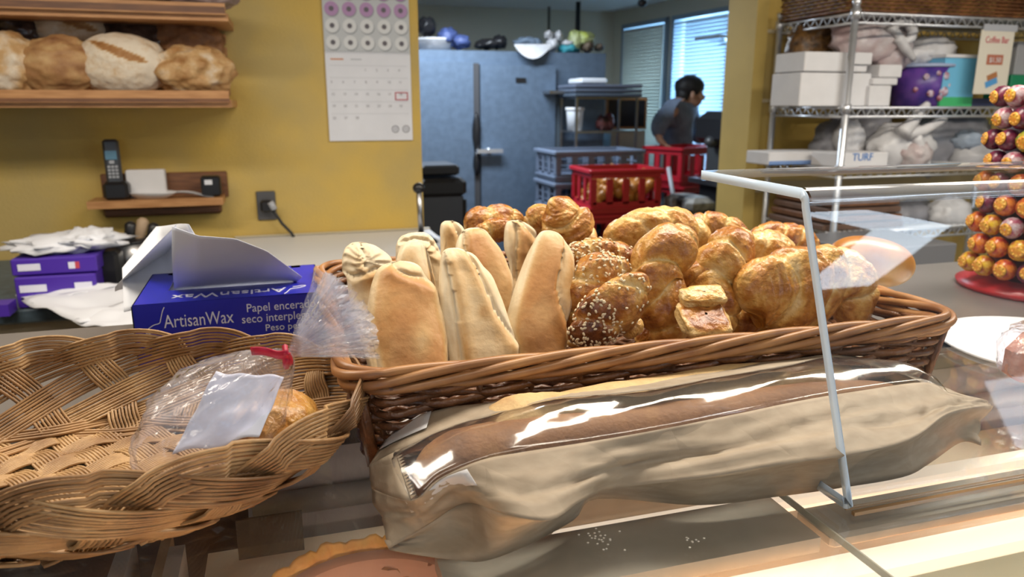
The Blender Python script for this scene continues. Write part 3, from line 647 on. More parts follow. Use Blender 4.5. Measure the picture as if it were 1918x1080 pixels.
for v0 in (.15, .285, .42, .555, .69):
    sbox(m_, ca0+cw*.04, ca1-cw*.04, cal_b-.0028, cal_b-.002, czm-hz*v0-.0004, czm-hz*v0+.0004)
m_.build('ruled_lines', M['greyl'], cal)
m_ = MB(); xa, xb, zc_, hh = ca0+cw*.80, ca0+cw*.955, czm-hz*.49, hz*.046
for (x0, x1, z0, z1) in ((xa, xb, zc_-hh, zc_-hh+.003), (xa, xb, zc_+hh-.003, zc_+hh), (xa, xa+.003, zc_-hh, zc_+hh), (xb-.003, xb, zc_-hh, zc_+hh)): sbox(m_, x0, x1, cal_b-.005, cal_b-.002, z0, z1)
m_.build('date_marker', M['ink_red'], cal)
m_ = MB()
for fx in (.79, .92):
    c = S(ca0+cw*fx, cal_b-.003, cz0+hz*.13)
    m_.tube([c+EA*cos(t*pi/10)*.012+EZ*sin(t*pi/10)*.012 for t in range(20)], .0015, 5, closed=True)
    m_.tube([c+EA*cos(t*pi/4)*.005+EZ*sin(t*pi/4)*.005 for t in range(8)], .001, 5, closed=True)
m_.build('round_mark', M['ink_dark'], cal)
# small wooden shelf with phone and boxes
s2b = WB-.13
sh = T('small_shelf', 'small wooden wall shelf holding a phone and boxes', 'shelf', Q(290, 375, WB), TH)
m_ = MB(); wallbox(m_, 162, 418, 374, 388, s2b, WB); m_.build('shelf_board', M['wood'], sh)
m_ = MB(); A0, A1 = ua(172, WB), ua(414, WB); sbox(m_, A0, A1, WB-.014, WB-.001, Q(290, 372, WB).z, Q(290, 323, WB).z, bev=.003); m_.build('back_board', M['wood_dark'], sh)
m_ = MB(); wallbox(m_, 192, 416, 386, 404, WB-.04, WB-.02, bev=.008); m_.build('apron', M['wood_dark'], sh)
zs = Q(290, 374, s2b).z
def onshelf(name, label, cat, u0, u1, vt, b0, b1, m, bev=.004):
    t = S(ua((u0+u1)/2, b0), (b0+b1)/2, zs+.001); mb = MB(); sbox(mb, ua(u0, b0, 360), ua(u1, b0, 360), b0, b1, zs+.001, Q((u0+u1)/2, vt, b0).z, bev=bev)
    return tag(mb.build(name, m), label, cat)
pz = S(ua(200, s2b+.04), s2b+.045, zs)
ph = T('cordless_phone', 'black cordless phone upright in its charger on the small shelf', 'phone', pz, TH)
m_ = MB(); m_.box(pz+Vector((0, 0, .03)), (.075, .07, .06), TH, bev=.01); m_.build('charger', M['black'], ph)
m_ = MB(); m_.box(pz+Vector((0, 0, .115))+EA*-.004, (.048, .026, .16), TH+.1, bev=.008); hs_ = m_.build('handset', mat('dark_grey_phone', (.05, .055, .065), .35), ph)
m_ = MB(); m_.box(pz+Vector((0, 0, .145))-EB*.014+EA*-.004, (.034, .004, .028), TH); m_.build('screen', mat('phone_screen', (.10, .22, .32), .2), ph)
m_ = MB()
for r in range(4):
    for k in range(3): m_.box(pz+Vector((0, 0, .075+.011*r))-EB*.014+EA*(-.014+.011*k), (.008, .004, .007), TH)
m_.box(pz+Vector((0, 0, .123))-EB*.014+EA*-.004, (.014, .004, .010), TH); m_.build('keypad', M['greyl'], ph)
onshelf('white_box', 'small white box standing on the small wooden shelf', 'box', 238, 312, 318, s2b+.06, s2b+.1, M['cardbox'])
m_ = MB(); q = S(ua(265, s2b+.05), s2b+.045, zs+.001); m_.lathe([(.0, 0), (.05, 0), (.085, .018), (.088, .022), (.084, .022), (.05, .006), (0, .006)], q, 24, sy=.5); tag(m_.build('white_dish', M['cardbox']), 'shallow white dish in front of the white box', 'dish')
m_ = MB(); m_.grid(lambda U, V: S(lerp(ua(312, s2b+.03), ua(384, s2b+.03), U), s2b+.02+.05*V, zs+.004+.016*(1-U)+.004*sin(U*5)), 8, 4); m_.grid(lambda U, V: S(lerp(ua(312, s2b+.03), ua(384, s2b+.03), U), s2b+.02+.05*V, zs+.002+.016*(1-U)+.004*sin(U*5)), 8, 4)
tag(m_.build('folded_paper', M['paper']), 'folded white paper lying on the right half of the small shelf', 'paper')
t_ = T('tape_dispenser', 'small black box with a white label at the right of the small shelf', 'box', S(ua(395, s2b+.03), s2b+.05, zs), TH)
m_ = MB(); q = S(ua(395, s2b+.03, 350), s2b+.05, zs+.036); m_.box(q, (.062, .05, .068), TH, bev=.006); m_.build('box_body', M['black'], t_)
m_ = MB(); m_.box(q+Vector((0, 0, .014))-EB*.026+EA*-.006, (.024, .003, .016), TH); m_.build('box_label', M['paper'], t_)
# outlet
ou = T('power_outlet', 'grey wall outlet with a black cord plugged in', 'outlet', Q(499, 385, WB), TH)
m_ = MB(); wallbox(m_, 481, 517, 358, 412, WB-.01, WB-.001, bev=.003); m_.build('cover_plate', mat('dark_grey_plate', (.09, .09, .095), .4), ou)
m_ = MB(); wallbox(m_, 488, 510, 376, 398, WB-.05, WB-.008, bev=.006); m_.build('plug', M['black'], ou)
m_ = MB(); m_.tube([Q(506, 378, WB-.05), Q(514, 392, WB-.05)], .012, 8); m_.build('plug_tip', M['greyl'], ou)
m_ = MB(); m_.tube([Q(510, 392, WB-.045), Q(516, 400, WB-.05), Q(528, 418, WB-.05), Q(546, 436, WB-.05), Q(552, 448, WB-.06)], .0055, 8); m_.build('cord', M['black'], ou)
# ------------------------------------------------------------ wall counter
ZK = 1.05
kc = T('wall_counter', 'slate-blue counter running along the yellow wall', 'counter', S(-.9, WB-.35, 0), TH)
m_ = MB(); sbox(m_, -2.5, .52, WB-.72, WB-.002, ZK-.04, ZK, bev=.006); m_.build('worktop', M['slate'], kc)
m_ = MB(); sbox(m_, -2.5, .50, WB-.68, WB-.01, 0, ZK-.04); m_.build('cupboard', M['cream'], kc)
a0, a1 = ua(440, WB-.01, 450), .508
wt = T('white_worktop', 'raised white worktop with a cream upstand beside the doorway', 'worktop', S(0, WB-.3, ZK), TH)
zt_ = Q(700, 431, WB-.02).z; zl_ = Q(700, 452, WB-.03).z
m_ = MB(); sbox(m_, a0, a1+.02, 1.62, WB-.03, ZK+.001, ZK+.04, bev=.004); m_.build('top_board', M['white'], wt)
m_ = MB(); sbox(m_, a0, a1+.02, WB-.03, WB-.003, ZK+.04, zt_, bev=.003); m_.build('upstand', M['cream'], wt)
# lever on black stand
lv = T('lever_slicer', 'chrome lever with a black ball knob on a black base', 'lever', Q(790, 440, 2.3))
p0, p1 = Q(789, 432, 2.3), Q(784, 352, 2.3)
m_ = MB(); m_.tube([p0-EZ*.02, p1], .0085, 12); m_.build('lever_rod', M['steel'], lv)
m_ = MB(); m_.blob(p1, (.019, .019, .017), 0, 0, 2, 16); m_.build('knob', M['black'], lv)
m_ = MB(); m_.box(p0-EZ*.03, (.09, .09, .02), TH, bev=.008); m_.box((p0.x, p0.y, (p0.z-.03+ZK+.04)/2), (.05, .06, p0.z-.03-ZK-.04), TH); m_.build('base', M['black'], lv)
m_ = MB(); m_.blob(p0+EA*.04-EZ*.045, (.05, .03, .02), 3, .1); m_.build('guard', M['greyl'], lv)
# utensil cup
ub = 2.35; q = P(238, 520, ZK+.0); q = S(ua(240, ub, 470), ub, ZK); ht = Q(240, 448, ub).z-ZK
uc = T('utensil_cup', 'stainless steel cup full of black-handled utensils', 'cup', q)
m_ = MB(); m_.lathe([(.058, 0), (.062, ht*.5), (.066, ht), (.061, ht), (.056, .006), (0, .006)], q); m_.build('cup_body', M['steel'], uc)
m_ = MB(); m_.lathe([(.067, ht-.006), (.069, ht), (.064, ht+.003)], q); m_.build('rim_band', M['black'], uc)
for i, (u, v, mm_, lab) in enumerate([(246, 415, M['black'], 'black-handled utensil at the left of the steel cup'), (269, 408, mat('wooden_handle', (.35, .25, .16), .6), 'wooden-handled utensil in the middle of the steel cup'), (291, 418, M['black'], 'black-handled utensil leaning right in the steel cup')]):
    tp = Q(u, v, ub); m_ = MB(); bt = q+EA*(-.02+.02*i)+EZ*.012
    d = tp-bt; m_.tube([bt, bt+d*.6, bt+d*.75, bt+d*.95, tp], [.006, .008, .015, .017, .008], 8); tag(m_.build('utensil', mm_), lab, 'utensil')
# purple box stack at far left with papers
t_ = T('wax_paper_box', 'purple-blue printed carton lower in the stack at the far left', 'box', P(105, 545, ZK), TH)
gb_ = 2.1
A0, A1 = ua(28, gb_, 540), ua(182, gb_, 540); hb = Q(100, 506, gb_).z
z0 = ZK
m_ = MB(); sbox(m_, A0, A1, gb_, gb_+.3, z0+.001, z0+.08, bev=.003); m_.build('carton', M['purple_card'], t_)
for x0, x1 in ((A0+.01, A0+.07), (A1-.05, A1-.01)):
    m_ = MB(); sbox(m_, x0, x1, gb_-.0015, gb_, z0+.042, z0+.06); m_.build('printed_panel', M['ink_white'], t_)
t_ = T('wax_paper_box', 'purple-blue printed carton on top of the stack at the far left', 'box', P(105, 545, ZK), TH)
m_ = MB(); sbox(m_, A0-.005, A1+.005, gb_+.01, gb_+.29, z0+.083, z0+.125, bev=.003); m_.build('carton', M['purple_card'], t_)
for x0, x1 in ((A0+.01, A0+.06), (A1-.06, A1-.045)):
    m_ = MB(); sbox(m_, x0, x1, gb_+.0085, gb_+.01, z0+.095, z0+.112); m_.build('printed_panel', M['ink_white'], t_)
m_ = MB(); sbox(m_, A1-.045, A1-.035, gb_+.0085, gb_+.01, z0+.095, z0+.112); m_.build('red_mark', M['ink_red'], t_)
def sheet(name, label, corners, seed, amp=.006, n=14, m=None, thick=.0015):
    c = [Vector(k) for k in corners]
    def f(U, V):
        p = (c[0]*(1-U)+c[1]*U)*(1-V)+(c[3]*(1-U)+c[2]*U)*V
        return p+Vector((0, 0, amp*noise.noise(Vector((U*3+seed, V*3, seed)))*2))
    mb = MB(); mb.grid(f, n, n); o = mb.build(name, m or M['paper']); md = o.modifiers.new('solid', 'SOLIDIFY'); md.thickness = thick; return tag(o, label, 'paper')
mb = MB(); c = S((A0+A1)/2+.01, gb_+.12, z0+.145); mb.blob(c, (.13, .10, .022), 3, .5, 2.5, 30, R=Matrix.Rotation(TH, 3, 'Z')); mb.blob(c+EA*.05+EZ*.01, (.06, .08, .025), 5, .5, 3, 24, R=Matrix.Rotation(TH, 3, 'Z'))
tag(mb.build('crumpled_paper', M['paper']), 'crumpled white papers on top of the purple cartons', 'paper')
zk = ZK
sheet('paper_sheet', 'white sheet stack fanned out in front of the purple cartons', [P(40, 563, zk+.03), P(150, 604, zk+.02), P(345, 560, zk+.045), P(200, 530, zk+.05)], 2, .008)
sheet('paper_sheet', 'white sheet nearest the blue wax paper box on the counter', [P(135, 600, zk+.02), P(250, 628, zk+.02), P(350, 585, zk+.04), P(240, 560, zk+.045)], 5, .006)
sheet('paper_sheet', 'thin white sheet edge at the front of the purple cartons', [P(28, 552, zk+.03), P(60, 566, zk+.03), P(240, 532, zk+.05), P(180, 528, zk+.055)], 8, .006)
m_ = MB(); m_.box(S(ua(208, 2.2, 510), 2.22, ZK+.06), (.05, .08, .12), TH, bev=.01); tag(m_.build('black_dispenser', M['black']), 'small black dispenser beside the steel cup', 'dispenser')
m_ = MB(); sbox(m_, ua(20, 2.2, 570), ua(60, 2.2, 570), 2.03, 2.09, ZK+.001, ZK+.03); tag(m_.build('blue_carton', M['purple_card']), 'small blue-purple carton under the loose sheets', 'box')

# ================================================================== WIRE RACK, RIGHT
RF, RK = 2.33, 2.76
fa = ab(Q(1590, 150, RF))[0]; ra_end = fa+1.15
rack = T('wire_rack', 'chrome wire shelving rack against the yellow wall', 'rack', S(fa+.57, (RF+RK)/2, 0), TH)
zt4 = [Q(1595, 24, RF).z, Q(1595, 202, RF).z, 0, 0]
zt4[2] = Q(1545, 318, RF).z; zt4[3] = Q(1530, 440, RF).z
for a_ in (fa, ra_end):
    for b_ in (RF, RK):
        m_ = MB(); m_.tube([S(a_, b_, 0), S(a_, b_, zt4[0]+.03)], .0125, 14); m_.lathe([(.0126, 0), (.015, .004), (.015, .016), (.008, .02), (0, .021)], S(a_, b_, zt4[0]+.028), 14)
        for z in [zt4[0]-.02]+[zt4[1]-.02, zt4[2]-.02]: m_.lathe([(.0126, 0), (.018, .0), (.018, .034), (.0126, .034)], S(a_, b_, z), 14)
        m_.build('post', M['chrome'], rack)
for z in zt4+[.25]:
    m_ = MB()
    def truss(pA, pB, n):
        for dz in (0, -.032): m_.tube([pA+EZ*dz, pB+EZ*dz], .005, 6)
        prev = pA
        pts = []
        for i in range(n+1):
            p = pA+(pB-pA)*(i/n); pts.append(p+EZ*(-.0 if i % 2 else -.032))
        m_.tube(pts, .0036, 5)
    truss(S(fa, RF, z), S(ra_end, RF, z), 50); truss(S(fa, RF, z), S(fa, RK, z), 18); truss(S(fa, RK, z), S(ra_end, RK, z), 50); truss(S(ra_end, RF, z), S(ra_end, RK, z), 18)
    m_.build('shelf_edge', M['chrome'], rack)
    m_ = MB()
    for i in range(1, 44):
        x = fa+(ra_end-fa)*i/44; m_.tube([S(x, RF, z+.002), S(x, RK, z+.002)], .0022, 4)
    m_.build('wire_deck', M['chrome'], rack)
zS = [z+.0055 for z in zt4]
def rbox(name, label, u0, u1, vt, b0, b1, shelf, m, bev=.003, cat='box', z0=None, group=None, rv=None):
    z = zS[shelf] if z0 is None else z0; um = (u0+u1)/2; mb = MB(); v_ = rv or 150
    sbox(mb, ua(u0, b0, v_), ua(u1, b0, v_), b0, b1, z, z+max(.02, Q(um, vt, b0).z-z) if vt is not None else z+.05, bev=bev)
    return tag(mb.build(name, m), label, cat, group)
# wicker trays on the very top
t_ = T('wicker_tray', 'brown wicker tray on top of the wire rack', 'tray', S(fa+.5, 2.5, zS[0]), TH)
m_ = MB()
for i in range(9):
    z = zS[0]+.008+i*.013; x0, x1 = ua(1486, RF+.3, 10), ra_end-.05; y0, y1 = RF+.02, RK-.02; pts = []
    x0 = fa-.01
    for k in range(60): pts.append(S(lerp(x0, x1, k/59), y0+.004*(-1)**(k+i), z))
    for k in range(20): pts.append(S(x1+.004*(-1)**(k+i), lerp(y0, y1, k/19), z))
    for k in range(20): pts.insert(0, S(x0+.004*(-1)**(k+i), lerp(y0, y1, (k+1)/20), z))
    m_.tube(pts, .0062, 5)
m_.build('weave', M['wicker'], t_)
m_ = MB(); sbox(m_, fa, ra_end-.06, RF+.03, RK-.03, zS[0], zS[0]+.01); m_.build('base', M['wicker'], t_)
# upper shelf goods (standing on the second shelf)
s1_ = 1
m_ = MB()
for (u, v, r) in [(1515, 90, 34), (1508, 140, 32), (1505, 170, 28), (1530, 66, 32)]:
    p = Q(u, v, RK-.14); k = p.length/FPX; m_.blob(p, (r*k, .06, r*k), u, .25, 4, 24)
tag(m_.build('pasta_bag', M['brownbag']), 'tall clear bag of brown bakery goods at the left of the shelf', 'bag')
rbox('bakery_box', 'white bakery box standing lower left on the rack shelf', 1500, 1588, 136, RF+.03, RF+.2, 1, M['cardbox'])
zz1 = Q(1545, 134, RF+.03).z
rbox('bakery_box', 'wide white bakery box on top of the lower left box', 1504, 1592, 97, RF+.03, RF+.2, 1, M['cardbox'], z0=zz1)
rbox('bakery_box', 'tall white box right of the rack post, at the bottom', 1588, 1632, 137, RF+.05, RF+.2, 1, M['cardbox'])
zz2 = Q(1610, 135, RF+.05).z
rbox('bakery_box', 'small white box under the topmost one beside the post', 1592, 1622, 122, RF+.05, RF+.18, 1, M['cardbox'], z0=zz2)
rbox('bakery_box', 'small white box topmost beside the rack post', 1594, 1630, 98, RF+.04, RF+.18, 1, M['cardbox'], z0=Q(1610, 121, RF+.04).z)
rbox('small_box', 'small white box lowest of the pile left of the purple tub', 1632, 1672, 160, RF+.03, RF+.13, 1, M['cardbox'])
rbox('small_box', 'small white box second in the pile left of the purple tub', 1636, 1682, 146, RF+.03, RF+.13, 1, M['cardbox'], z0=Q(1655, 159, RF+.03).z)
rbox('small_box', 'small white box topmost in the pile left of the purple tub', 1646, 1688, 121, RF+.03, RF+.13, 1, M['cardbox'], z0=Q(1655, 145, RF+.03).z)
# purple tub
tb = RF+.16; q = S(ua(1724, tb, 160), tb, zS[1]); hh = Q(1724, 122, tb).z-zS[1]; rr_ = 42*q.length/FPX
t_ = T('purple_tub', 'purple tub with blue lid and chocolate print on the rack', 'tub', q)
tubm = mat('purple_tub_print', (.13, .05, .30), .35, col2=(.05, .03, .22), vscale=20)
m_ = MB(); m_.lathe([(rr_*.86, 0), (rr_*.98, hh*.95)], q, 30); m_.build('tub_body', tubm, t_)
m_ = MB(); m_.lathe([(rr_, hh*.93), (rr_*1.05, hh*.94), (rr_*1.05, hh), (rr_*.9, hh+.004), (0, hh+.004)], q, 30); m_.build('lid', mat('pale_blue_lid', (.35, .42, .60), .4), t_)
m_ = MB()
for i, (an, zf, r) in enumerate([(-1.9, .7, .012), (-1.5, .78, .010), (-1.2, .72, .014), (-1.7, .3, .014), (-1.2, .35, .018), (-1.35, .2, .012), (-1.0, .5, .010), (-2.2, .4, .01)]):
    m_.blob(q+Vector((cos(an)*rr_*.95, sin(an)*rr_*.95, hh*zf)), (r, .006, r), i, .3, 3, 12)
m_.build('printed_sweets', mat('print_sweets', (.55, .5, .6), .5, col2=(.3, .08, .12), vscale=60), t_)
# blue box
t_ = T('blue_carton', 'pale blue carton with a green base band beside the paper sign', 'box', S(ua(1796, RF+.05), RF+.1, zS[1]), TH)
m_ = MB(); A0, A1 = ua(1766, RF+.05, 150), ua(1826, RF+.05, 150); zt5 = Q(1796, 108, RF+.05).z
sbox(m_, A0, A1, RF+.05, RF+.2, zS[1]+.035, zt5); m_.build('carton', mat('pale_blue_card', (.16, .48, .72), .4), t_)
m_ = MB(); sbox(m_, A0, A1, RF+.05, RF+.2, zS[1], zS[1]+.035); m_.build('green_band', mat('green_card', (.05, .42, .15), .4), t_)
m_ = MB(); sbox(m_, A0-.004, A1+.01, RF+.045, RF+.2, zt5, zt5+.012); m_.build('lid', M['cardbox'], t_)
t_ = T('green_carton', 'green carton with white lettering at the right edge of the rack', 'box', S(ua(1910, RF+.03), RF+.1, zS[1]), TH)
A0 = ua(1892, RF+.03, 165); zt6 = Q(1905, 140, RF+.03).z
m_ = MB(); sbox(m_, A0, A0+.2, RF+.03, RF+.15, zS[1], zt6, bev=.003); m_.build('carton', mat('dark_green_card', (.01, .22, .10), .4), t_)
text('printed_text', 'M', .07, M['ink_white'], frame(S(A0+.012, RF+.028, zS[1]+.018), EA+EZ*.15, EZ), t_)
rbox('dark_tin', 'flat dark blue tin under the paper sign', 1826, 1890, 184, RF+.05, RF+.2, 1, mat('dark_blue_tin', (.03, .04, .10), .4), cat='tin')
rbox('grey_carton', 'grey carton above the green carton at the right edge', 1897, 1960, 78, RF+.1, RF+.25, 1, mat('grey_card', (.35, .35, .37), .5), z0=zt6+.002)
# bags with handles
def bag(name, label, m, parts, handles, b, cat='bag', hm=None):
    t = T(name, label, cat, Q(parts[0][0], parts[0][1], b))
    m_ = MB()
    for i, (u, v, ru, rv, rd) in enumerate(parts):
        p = Q(u, v, b); k = p.length/FPX; m_.blob(p, (ru*k, rd, rv*k), u*.13, .22, 3, 30, R=Matrix.Rotation(TH, 3, 'Z'))
    m_.build('bag_body', m, t)
    for h in handles:
        mh = MB(); pts = [Q(u, v, b-.085) for u, v, r in h]; k = pts[0].length/FPX
        fine = []; fr_ = []
        for i in range(len(pts)-1):
            for j in range(4): fine.append(pts[i].lerp(pts[i+1], j/4)); fr_.append(lerp(h[i][2], h[i+1][2], j/4)*k)
        fine.append(pts[-1]); fr_.append(h[-1][2]*k)
        mh.tube(fine, fr_, 8); mh.build('bag_handle', hm or M['whitebag'], t)
    return t
bag('carrier_bag', 'pinkish translucent bag with a looped white handle on the white boxes', M['pinkbag'], [(1632, 76, 66, 34, .08), (1665, 95, 34, 34, .07)], [[(1668, 60, 8), (1680, 42, 6), (1700, 42, 6), (1710, 58, 7), (1706, 72, 7), (1694, 78, 5), (1676, 60, 6)], [(1680, 70, 6), (1695, 90, 7), (1712, 112, 4)]], RF+.16)
bag('white_bag', 'white bag lying on the purple tub and blue carton', M['whitebag'], [(1742, 96, 42, 20, .07), (1722, 104, 34, 14, .06)], [], RF+.17)
bag('carrier_bag', 'white bag with two upright handles on the lower rack shelf', M['whitebag'], [(1685, 276, 56, 36, .09)], [[(1690, 250, 12), (1706, 232, 9), (1722, 210, 8), (1738, 194, 5)], [(1700, 252, 9), (1730, 244, 8), (1752, 232, 7), (1770, 222, 5)], [(1715, 255, 8), (1728, 285, 8), (1738, 312, 5)]], RF+.12)
bag('pink_parcel', 'pink parcel wrapped inside the white handled bag', M['pinkbag'], [(1708, 290, 26, 22, .07)], [], RF+.06)
bag('grey_bag', 'grey plastic bag at the back left of the lower rack shelf', M['greybag'], [(1575, 262, 44, 36, .08), (1560, 280, 40, 28, .08)], [], RF+.28)
bag('grey_bag', 'grey plastic bag between the translucent bag and the white handled bag', M['greybag'], [(1628, 250, 40, 34, .08)], [], RF+.26)
bag('translucent_bag', 'pale translucent bag behind the front rack post', M['whitebag'], [(1590, 262, 26, 30, .05)], [], RF+.2)
bag('grey_bag', 'large grey plastic bag behind the white handled bag', M['greybag'], [(1760, 270, 70, 48, .09), (1800, 260, 46, 40, .08)], [], RF+.22)
bag('grey_bag', 'light grey plastic bag beside the lollipop stand on the rack', mat('light_grey_bag', (.42, .42, .44), .4, var=.25, vscale=10), [(1830, 290, 50, 26, .09)], [], RF+.14)
bag('blue_white_bag', 'small blue-white bag on the large grey bag', mat('blue_white_bag', (.35, .42, .52), .4, var=.3, vscale=14), [(1812, 262, 26, 14, .05)], [], RF+.12)
# lower shelf boxes
def rack_carton(label, u0, u1, vt, b0, b1, stripes=(), txt=None):
    t = T('foil_box', label, 'box', S(ua((u0+u1)/2, b0), b0, zS[2]), TH); A0, A1 = ua(u0, b0, 295), ua(u1, b0, 295); zt = Q((u0+u1)/2, vt, b0).z
    m_ = MB(); sbox(m_, A0, A1, b0, b1, zS[2], zt, bev=.003); m_.build('carton', M['cardbox'], t)
    for f in stripes:
        m_ = MB(); z = lerp(zS[2], zt, f); sbox(m_, A0+.002, A1-.002, b0-.0015, b0, z-.0025, z+.0025); m_.build('blue_stripe', M['ink_blue'], t)
    if txt: text('printed_text', txt, .04, M['ink_blue'], frame(S(lerp(A0, A1, .3), b0-.002, lerp(zS[2], zt, .45)), EA, EZ), t)
    return t
rack_carton('long white box with blue stripes at the left of the lower shelf', 1440, 1556, 284, RF+.18, RF+.33, (.25, .1))
rack_carton('white box with blue TURF lettering on the lower rack shelf', 1566, 1664, 286, RF+.02, RF+.16, (), 'TURF')
rack_carton('white carton partly behind the lollipops on the lower shelf', 1794, 1905, 312, RF+.02, RF+.2)
# yellow slatted crate behind
t_ = T('yellow_slatted_basket', 'yellow slatted basket at the back right of the rack', 'basket', S(ua(1830, RK-.05), RK-.05, zS[2]), TH)
yl = mat('yellow_slat', (.55, .45, .12), .5)
m_ = MB()
for i in range(14):
    a_ = ua(1780, RK-.03, 230)+i*.017; sbox(m_, a_, a_+.009, RK-.035, RK-.03, zS[2], Q(1830, 206, RK-.03).z)
m_.build('slats', yl, t_)
m_ = MB(); sbox(m_, ua(1778, RK-.03, 230), ua(1778, RK-.03, 230)+.25, RK-.03, RK-.02, zS[2], zS[2]+.2); m_.build('back_panel', mat('dark_olive_panel', (.12, .10, .04), .7), t_)
# third level: brown trays / cardboard below the acrylic
for i in range(4):
    m_ = MB(); z = zS[3]+i*.03; sbox(m_, fa-.02+.01*i, fa+.36-.01*i, RF+.03, RF+.38, z, z+.024, bev=.004)
    tag(m_.build('wooden_tray', M['wood_dark'] if i % 2 else mat('brown_board_%d' % i, (.15, .08, .05), .6, var=.2)), ['dark brown tray lowest of four on the lower rack shelf', 'dark brown tray second from the bottom of four on the rack', 'dark brown tray third from the bottom of four on the rack', 'dark brown tray topmost of four on the lower rack shelf'][i], 'tray', 'brown trays on the rack')
bag('white_bag', 'crumpled white bag on the low rack shelf beside the lollipops', M['whitebag'], [(1778, 400, 36, 26, .07)], [], RF+.1)
bag('grey_bag', 'grey bag on the low rack shelf behind the acrylic sheet', M['greybag'], [(1700, 405, 60, 26, .08)], [], RF+.2)
rbox('grey_bin', 'dark grey bin standing low in front of the rack', 1600, 1790, 462, RF-.36, RF-.04, 3, mat('dark_grey_bin_plastic', (.16, .16, .17), .5), cat='bin', z0=.35, rv=480)
# paper sign
sg = T('paper_sign', 'hanging cream paper sign reading Coffee Bar in red letters', 'sign', Q(1862, 110, RF-.012), TH)
bS = RF-.012; A0, A1 = ua(1831, bS, 110), ua(1893, bS, 110); z0, z1 = Q(1862, 176, bS).z, Q(1862, 56, bS).z; W_ = A1-A0; H_ = z1-z0
m_ = MB(); sbox(m_, A0, A1, bS-.001, bS+.001, z0, z1); m_.build('sheet', mat('cream_paper', (.68, .64, .54), .6), sg)
tf = text('printed_text', 'Coffee Bar', .034, M['ink_red'], frame(S(A0+W_*.5, bS-.002, z0+H_*.80), EA, EZ), sg, align='CENTER', sx=.78)
m_ = MB(); sbox(m_, A0+W_*.27, A0+W_*.76, bS-.0015, bS-.001, z0+H_*.46, z0+H_*.62); m_.build('price_panel', mat('rust_print', (.42, .14, .08), .6), sg)
text('printed_text', '$1.50', .026, M['cardbox'], frame(S(A0+W_*.515, bS-.003, z0+H_*.5), EA, EZ), sg, align='CENTER')
m_ = MB(); m_.box(S(A0+W_*.5, bS-.0015, z0+H_*.18), (W_*.36, .001, H_*.10), R=Matrix.Rotation(TH, 3, 'Z')@Matrix.Rotation(-.35, 3, 'Y')); m_.build('blue_print', mat('blue_ink_patch', (.08, .3, .6), .6), sg)
m_ = MB(); m_.box(S(A0+W_*.5, bS-.0018, z0+H_*.28), (W_*.30, .001, H_*.09), R=Matrix.Rotation(TH, 3, 'Z')@Matrix.Rotation(-.35, 3, 'Y')); m_.build('sandwich_print', mat('brown_ink_patch', (.38, .16, .06), .6), sg)
m_ = MB(); sbox(m_, A0+.01, A1+.01, bS-.002, bS+.003, z1-.004, z1+.02); m_.build('hanger_clip', M['greyl'], sg)

# ================================================================== DISPLAY COUNTER
ZT = 1.25
dc = T('display_counter', 'glass-topped bakery display counter with a stainless rear top', 'counter', S(.2, .7, 0), TH)
AL, AR, BF, BM, BR = -1.3, 1.9, .16, .705, 1.13
seam = .365
for (x0, x1) in ((AL, seam-.0009), (seam+.0009, AR)):
    m_ = MB(); sbox(m_, x0, x1, BF, BM, ZT-.006, ZT); m_.build('glass_top', M['glass'], dc)
m_ = MB(); sbox(m_, seam-.0007, seam+.0007, BF, BM, ZT-.006, ZT-.0005); m_.build('glass_joint', mat('joint_edge', (.30, .29, .24), .3), dc)
m_ = MB(); sbox(m_, AL, AR, BM, BM+.035, ZT-.03, ZT-.002, bev=.003); m_.build('black_rail', M['black'], dc)
m_ = MB(); sbox(m_, AL, AR, BM+.035, BR, ZT-.03, ZT-.001, bev=.003); m_.build('rear_top', mat('warm_grey_steel', (.30, .28, .27), .35, .6, var=.12, vscale=6), dc)
m_ = MB(); sbox(m_, AL, AR, BM+.05, BR-.02, 0, ZT-.03); m_.build('rear_cabinet', M['dark'], dc)
m_ = MB(); sbox(m_, AL, AR, BF, BM+.05, 0, .75); m_.build('base', M['dark'], dc)
# inside: cream shelf, pale liner, lamp housing
m_ = MB(); sbox(m_, -.09, AR, BF+.03, .672, 1.135, 1.145); m_.build('inner_shelf', mat('cream_shelf', (.72, .58, .44), .4), dc)
m_ = MB(); m_.grid(lambda U, V: S(lerp(-.055, AR, U), lerp(.69, .74, V), lerp(1.10, 1.225, V)), 2, 6); m_.grid(lambda U, V: S(lerp(-.055, AR, U), lerp(.672, .69, V), lerp(1.135, 1.10, V)), 2, 2)
m_.build('rear_liner', mat('pale_blue_grey_liner', (.36, .37, .42), .35), dc)
m_ = MB(); m_.tube([S(-.05, .708, 1.165), S(AR, .708, 1.165)], .012, 10); m_.build('liner_ridge', mat('pale_ridge', (.50, .53, .58), .3), dc)
m_ = MB(); sbox(m_, .085, seam-.003, .404, .466, ZT-.022, ZT-.010); sbox(m_, seam+.006, AR, .402, .445, ZT-.022, ZT-.010, bev=.003); m_.build('lamp_housing', mat('brown_grey_metal', (.36, .31, .26), .4, .2, var=.15, vscale=30), dc)
lampm = mat('glowing_warm_diffuser', (.9, .8, .65), .5, emit=(1, .80, .62), estr=.60)
m_ = MB(); sbox(m_, .15, AR, .362, .397, ZT-.03, ZT-.018, bev=.005); m_.build('lamp_diffuser', lampm, dc)
m_ = MB(); sbox(m_, .18, AR, .466, .49, ZT-.03, ZT-.02, bev=.004); m_.build('lamp_diffuser', lampm, dc)
m_ = MB(); sbox(m_, .15, AR, .335, .36, ZT-.03, ZT-.022); m_.build('lamp_housing', mat('olive_metal', (.33, .28, .18), .4, .2), dc)
area('display_case_lamp', S(.75, .36, ZT-.04), (0, 0, TH), 2.0, .05, 5.5, (1, .72, .48))
